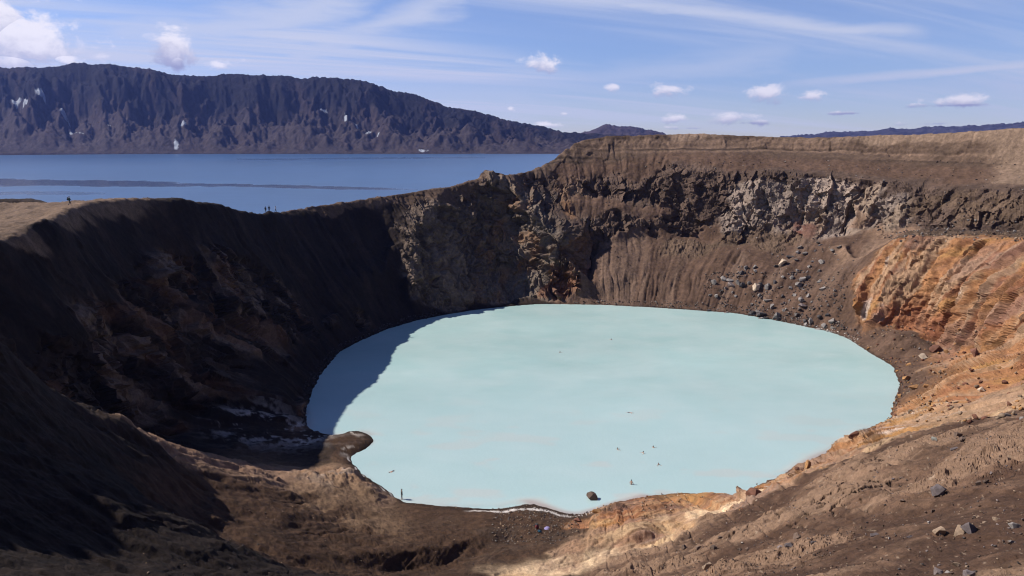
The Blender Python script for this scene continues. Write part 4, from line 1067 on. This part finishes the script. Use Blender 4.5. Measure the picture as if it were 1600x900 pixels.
def person(loc, rz, pose, label, top=None, legs=None, hair='hair_dark', boots=True, h=1.76, group=None):
    k = h/1.76
    hip = [Vector((s*.095, 0, .93)) for s in (-1, 1)]
    lean = Vector((0, 0, 0))
    if pose == 'walk':
        knee = [Vector((-.10, -.20, .52)), Vector((.10, .04, .50))]; ank = [Vector((-.10, -.27, .085)), Vector((.10, .33, .13))]
        elb = [Vector((-.25, .12, 1.13)), Vector((.25, -.08, 1.13))]; wri = [Vector((-.24, .02, .90)), Vector((.24, -.24, .98))]
    elif pose == 'phone':
        knee = [Vector((-.10, -.03, .50)), Vector((.12, -.02, .50))]; ank = [Vector((-.11, 0, .085)), Vector((.14, .02, .085))]
        elb = [Vector((-.25, -.05, 1.15)), Vector((.25, -.05, 1.15))]; wri = [Vector((-.12, -.27, 1.28)), Vector((.12, -.27, 1.28))]
    elif pose in ('swim', 'wade'):
        knee = [Vector((-.11, -.12, .52)), Vector((.13, -.02, .50))]; ank = [Vector((-.12, .05, .10)), Vector((.16, .10, .10))]
        if pose == 'swim': elb = [Vector((-.36, -.18, 1.34)), Vector((.36, -.18, 1.34))]; wri = [Vector((-.40, -.42, 1.36)), Vector((.42, -.40, 1.36))]
        else: elb = [Vector((-.30, -.02, 1.16)), Vector((.30, -.02, 1.16))]; wri = [Vector((-.34, -.16, .96)), Vector((.34, -.16, .98))]
    elif pose == 'float':
        knee = [Vector((-.12, 0, .50)), Vector((.14, -.03, .50))]; ank = [Vector((-.16, 0, .10)), Vector((.19, -.04, .10))]
        elb = [Vector((-.42, .0, 1.40)), Vector((.42, .0, 1.38))]; wri = [Vector((-.62, -.02, 1.50)), Vector((.64, -.02, 1.42))]
    else:
        knee = [Vector((-.10, -.02, .50)), Vector((.11, -.01, .50))]; ank = [Vector((-.11, .01, .085)), Vector((.13, .02, .085))]
        elb = [Vector((-.26, .03, 1.14)), Vector((.26, .02, 1.14))]; wri = [Vector((-.27, -.06, .90)), Vector((.27, -.07, .90))]
    sh_ = [Vector((-.175, 0, 1.41)), Vector((.175, 0, 1.41))]
    toe = [a+Vector((0, -.17, -.045)) for a in ank]
    V_b = [Vector((0, 0, .96)), Vector((0, 0, 1.14)), Vector((0, -.01, 1.34)), Vector((0, 0, 1.46)), Vector((0, -.01, 1.53)), Vector((0, -.015, 1.60)), Vector((0, -.005, 1.69)), Vector((0, 0, 1.745))]
    R_b = [(.155, .11), (.135, .10), (.165, .11), (.075, .07), (.052, .055), (.066, .082), (.078, .098), (.045, .055)]
    E_b = [(0, 1), (1, 2), (2, 3), (3, 4), (4, 5), (5, 6), (6, 7)]
    def ext(V0, R0, E0, par, chain):
        p = par
        for v, r in chain: V0.append(v); R0.append(r); E0.append((p, len(V0)-1)); p = len(V0)-1
    for s in (0, 1):
        hd = wri[s]+(wri[s]-elb[s]).normalized()*.085
        ext(V_b, R_b, E_b, 2, [(sh_[s], .058), (elb[s], .041), (wri[s], .027), (hd, (.020, .036))])
        ext(V_b, R_b, E_b, 0, [(hip[s], .092), (knee[s], .058), (ank[s], .040), (toe[s], (.042, .026))])
    scl = Matrix.Scale(k, 4)
    body = skin_mesh('person', V_b, E_b, R_b, MT['skin'])
    for s in (0, 1):
        dv = wri[s]-elb[s]; add_fingers(body, wri[s]+dv.normalized()*.085, dv, 1)
    # face: nose, eye sockets, ears, mouth pressed into the head of the same mesh
    bm = bmesh.new(); bm.from_mesh(body)
    for (c, r_, sc_) in [((0, -.108, 1.645), .016, (.8, 1.3, 1.5)), ((-.082, 0, 1.645), .026, (.4, .8, 1.3)), ((.082, 0, 1.645), .026, (.4, .8, 1.3)), ((0, -.100, 1.600), .018, (1.3, .5, .4))]:
        bmesh.ops.create_icosphere(bm, subdivisions=2, radius=r_, matrix=Matrix.Translation(c) @ Matrix.Diagonal(sc_+(1,)))
    bm.to_mesh(body); bm.free()
    M4 = Matrix.Rotation(math.pi/2, 4, 'X') @ Matrix.Translation((0, 0, -1.1)) if pose == 'float' else Matrix.Identity(4)
    M4 = M4 @ scl
    root = bpy.data.objects.new('person', body); COL.objects.link(root)
    tag(root, label, 'person', group)
    def part(name, me): me.transform(M4); o = bpy.data.objects.new(name, me); COL.objects.link(o); o.parent = root; return o
    body.transform(M4)
    # hair
    bm = bmesh.new(); bmesh.ops.create_icosphere(bm, subdivisions=3, radius=1, matrix=Matrix.Translation((0, .008, 1.672)) @ Matrix.Diagonal((.092, .112, .108, 1)))
    bmesh.ops.bisect_plane(bm, geom=bm.verts[:]+bm.edges[:]+bm.faces[:], plane_co=(0, -.02, 1.65), plane_no=(0, -1, -.9), clear_outer=True)
    me = bpy.data.meshes.new('hair'); bm.to_mesh(me); bm.free(); me.materials.append(MT[hair]); part('hair', me)
    if top:
        V_, R_, E_ = [Vector((0, 0, .86)), Vector((0, 0, 1.0)), Vector((0, 0, 1.16)), Vector((0, -.01, 1.35)), Vector((0, 0, 1.475))], [(.178, .135), (.175, .135), (.160, .128), (.188, .135), (.085, .085)], [(0, 1), (1, 2), (2, 3), (3, 4)]
        for s in (0, 1): ext(V_, R_, E_, 3, [(sh_[s], .078), (elb[s], .060), (wri[s]-(wri[s]-elb[s])*.06, .044)])
        part('jacket', skin_mesh('jacket', V_, E_, R_, MT[top], 1))
    if legs:
        V_, R_, E_ = [Vector((0, 0, 1.0)), Vector((0, 0, .93))], [(.160, .122), (.160, .122)], [(0, 1)]
        for s in (0, 1):
            end = ank[s]+(knee[s]-ank[s])*(.12 if legs != 'shorts' else .9)
            ch = [(hip[s], .106), (knee[s], .076), (end, .062)] if legs != 'shorts' else [(hip[s], .106), (end+Vector((0, 0, .03)), .085)]
            ext(V_, R_, E_, 1, ch)
        part('trousers' if legs != 'shorts' else 'shorts', skin_mesh('trousers' if legs != 'shorts' else 'shorts', V_, E_, R_, MT[legs], 1))
    if boots:
        for s in (0, 1):
            part('boot', skin_mesh('boot', [ank[s]+Vector((0, .03, .06)), ank[s]+Vector((0, .02, -.03)), toe[s]+Vector((0, -.01, -.005))], [(0, 1), (1, 2)], [.052, (.052, .05), (.052, .036)], MT['boot'], 1, 1))
    root.location = loc; root.rotation_euler = (0, 0, rz)
    return root
def backpack(loc, rz, m, label, lying=False, sc=1.0):
    e = bpy.data.objects.new('backpack', None); COL.objects.link(e); tag(e, label, 'backpack')
    def box(name, c, d, mt, bev=.05):
        bm = bmesh.new(); bmesh.ops.create_cube(bm, size=1, matrix=Matrix.Translation(c) @ Matrix.Diagonal(d+(1,)))
        bmesh.ops.bevel(bm, geom=bm.edges[:], offset=bev, segments=3, affect='EDGES')
        me = bpy.data.meshes.new(name); bm.to_mesh(me); bm.free(); me.materials.append(MT[mt])
        for p in me.polygons: p.use_smooth = True
        o = bpy.data.objects.new(name, me); COL.objects.link(o); o.parent = e
    box('bag_body', (0, 0, .30), (.36, .24, .56), m, .08); box('pocket', (0, .15, .22), (.26, .10, .26), m, .04); box('top_flap', (0, .01, .60), (.34, .26, .10), 'cloth_grey', .04)
    for s in (-1, 1):
        cu = [Vector((s*.11, -.11, .56)), Vector((s*.12, -.21, .46)), Vector((s*.12, -.22, .28)), Vector((s*.13, -.12, .10))]
        o = bpy.data.objects.new('strap', skin_mesh('strap', cu, [(0, 1), (1, 2), (2, 3)], [(.03, .012)]*4, MT['cloth_grey'], 0, 1)); COL.objects.link(o); o.parent = e
    e.location = loc; e.rotation_euler = (math.radians(-78) if lying else 0, 0, rz); e.scale = (sc,)*3
    return e
def vec(p, dz=0.0): return Vector((p[0], p[1], p[2]+dz))
g1 = vec(pick(109, 321)); person(g1, math.radians(100), 'walk', 'person in a dark green jacket walking alone on the left ridge path', 'cloth_green', 'cloth_grey', 'hair_dark')
bk = backpack(g1+Vector((math.cos(math.radians(100)+math.pi/2)*.26, math.sin(math.radians(100)+math.pi/2)*.26, .92)), math.radians(100), 'cloth_navy', 'navy backpack worn by the lone walker on the left ridge')
g2 = vec(pick(415.5, 331)); person(g2, math.radians(170), 'stand', 'person in black, leftmost of the three on the far ridge saddle', 'cloth_black', 'cloth_black')
g3 = vec(pick(420.8, 331)); person(g3, math.radians(200), 'stand', 'tall person in black, middle of the three on the far ridge saddle', 'cloth_black', 'cloth_grey', h=1.88)
g4 = vec(pick(431, 331)); person(g4, math.radians(90), 'walk', 'person in a white top and dark trousers, rightmost on the ridge saddle', 'cloth_white', 'cloth_navy')
g5 = vec(AZ(628, 780, 0)); g5.z = -.03; person(g5, math.radians(-70), 'stand', 'person in dark clothes walking along the near left waterline', 'cloth_black', 'cloth_grey', boots=True, h=1.8)
g6 = vec(AZ(986.5, 757, 0)); g6.z = -.88; person(g6, math.radians(150), 'wade', 'bare-chested bather standing waist-deep beyond the lone boulder', None, 'shorts', boots=False)
SW = [(875, 550.5, 'bather with only head and shoulders out, left of the two farthest out', 20, 'hair_dark'), (955, 531, 'bather with only head and shoulders out, farthest of all from the viewer', 200, 'hair_dark'),
      (965, 702.5, 'dark-haired bather with head out, leftmost of the four near the right centre', 90, 'hair_dark'), (1005, 708, 'dark-haired bather with head out, second from left of the four', -60, 'hair_dark'),
      (1021, 699.5, 'brown-haired bather with head out, farthest of the four', 140, 'hair_brown'), (1029, 726.5, 'dark-haired bather with head out, nearest of the four', 10, 'hair_dark')]
for x, y, lab, a_r, hr in SW:
    q = vec(AZ(x, y, 0)); q.z = -1.36; person(q, math.radians(a_r), 'swim', lab, None, 'shorts', hr, boots=False, group='bathers in the pale lake')
q = vec(AZ(985, 645, 0)); q.z = -.02; person(q, math.radians(70), 'float', 'bather floating flat on the water in the middle of the lake', None, 'shorts', 'hair_brown', boots=False, group='bathers in the pale lake')
q = vec(AZ(612, 737, 0)); q.z = -.02; person(q, math.radians(-40), 'float', 'pale bather floating on the water near the left spit', None, 'shorts', 'hair_brown', boots=False, group='bathers in the pale lake')

# things left on the beach
b1 = vec(pick(839.5, 827)); backpack(b1, .4, 'cloth_red', 'red backpack standing on the near beach', sc=1.25)
b2 = vec(pick(846.5, 832), .12); backpack(b2, 1.4, 'cloth_blue', 'blue backpack lying on the near beach beside the red one', True, 1.0)
e = bpy.data.objects.new('umbrella', None); COL.objects.link(e); tag(e, 'small lilac umbrella lying open on the near beach', 'umbrella')
bm = bmesh.new(); n_ = 8; R0 = .52; rows = []
for i in range(7):
    a = i/6*math.radians(62); row = []
    for j in range(n_*4):
        t = j/(n_*4)*2*math.pi; sc_ = 1-.06*(1-abs(math.cos(t*n_/2)))*(i/6)
        row.append(bm.verts.new((R0*1.13*math.sin(a)*math.cos(t)*sc_, R0*1.13*math.sin(a)*math.sin(t)*sc_, .62*math.cos(a)-.25*(0 if i else 0))))
    rows.append(row)
for i in range(6):
    for j in range(n_*4):
        bm.faces.new((rows[i][j], rows[i][(j+1) % (n_*4)], rows[i+1][(j+1) % (n_*4)], rows[i+1][j]))
bmesh.ops.remove_doubles(bm, verts=bm.verts, dist=.0005)
me = bpy.data.meshes.new('canopy'); bm.to_mesh(me); bm.free(); me.materials.append(MT['cloth_lilac']); o = bpy.data.objects.new('canopy', me); COL.objects.link(o); o.parent = e
o = bpy.data.objects.new('shaft', skin_mesh('shaft', [Vector((0, 0, .66)), Vector((0, 0, .1)), Vector((0, 0, -.18))], [(0, 1), (1, 2)], [.012, .012, .02], MT['metal'], 0, 1)); COL.objects.link(o); o.parent = e
for j in range(n_):
    t = j/n_*2*math.pi
    o = bpy.data.objects.new('rib', skin_mesh('rib', [Vector((0, 0, .60)), Vector((.30*math.cos(t), .30*math.sin(t), .50)), Vector((.50*math.cos(t), .50*math.sin(t), .29))], [(0, 1), (1, 2)], [.006]*3, MT['metal'], 0, 1)); COL.objects.link(o); o.parent = e
u = vec(pick(855, 826)); e.scale = (.85, .85, .6); e.location = u+Vector((0, 0, -.12)); e.rotation_euler = (.35, -.2, 0)
print('people', time.time()-T0)
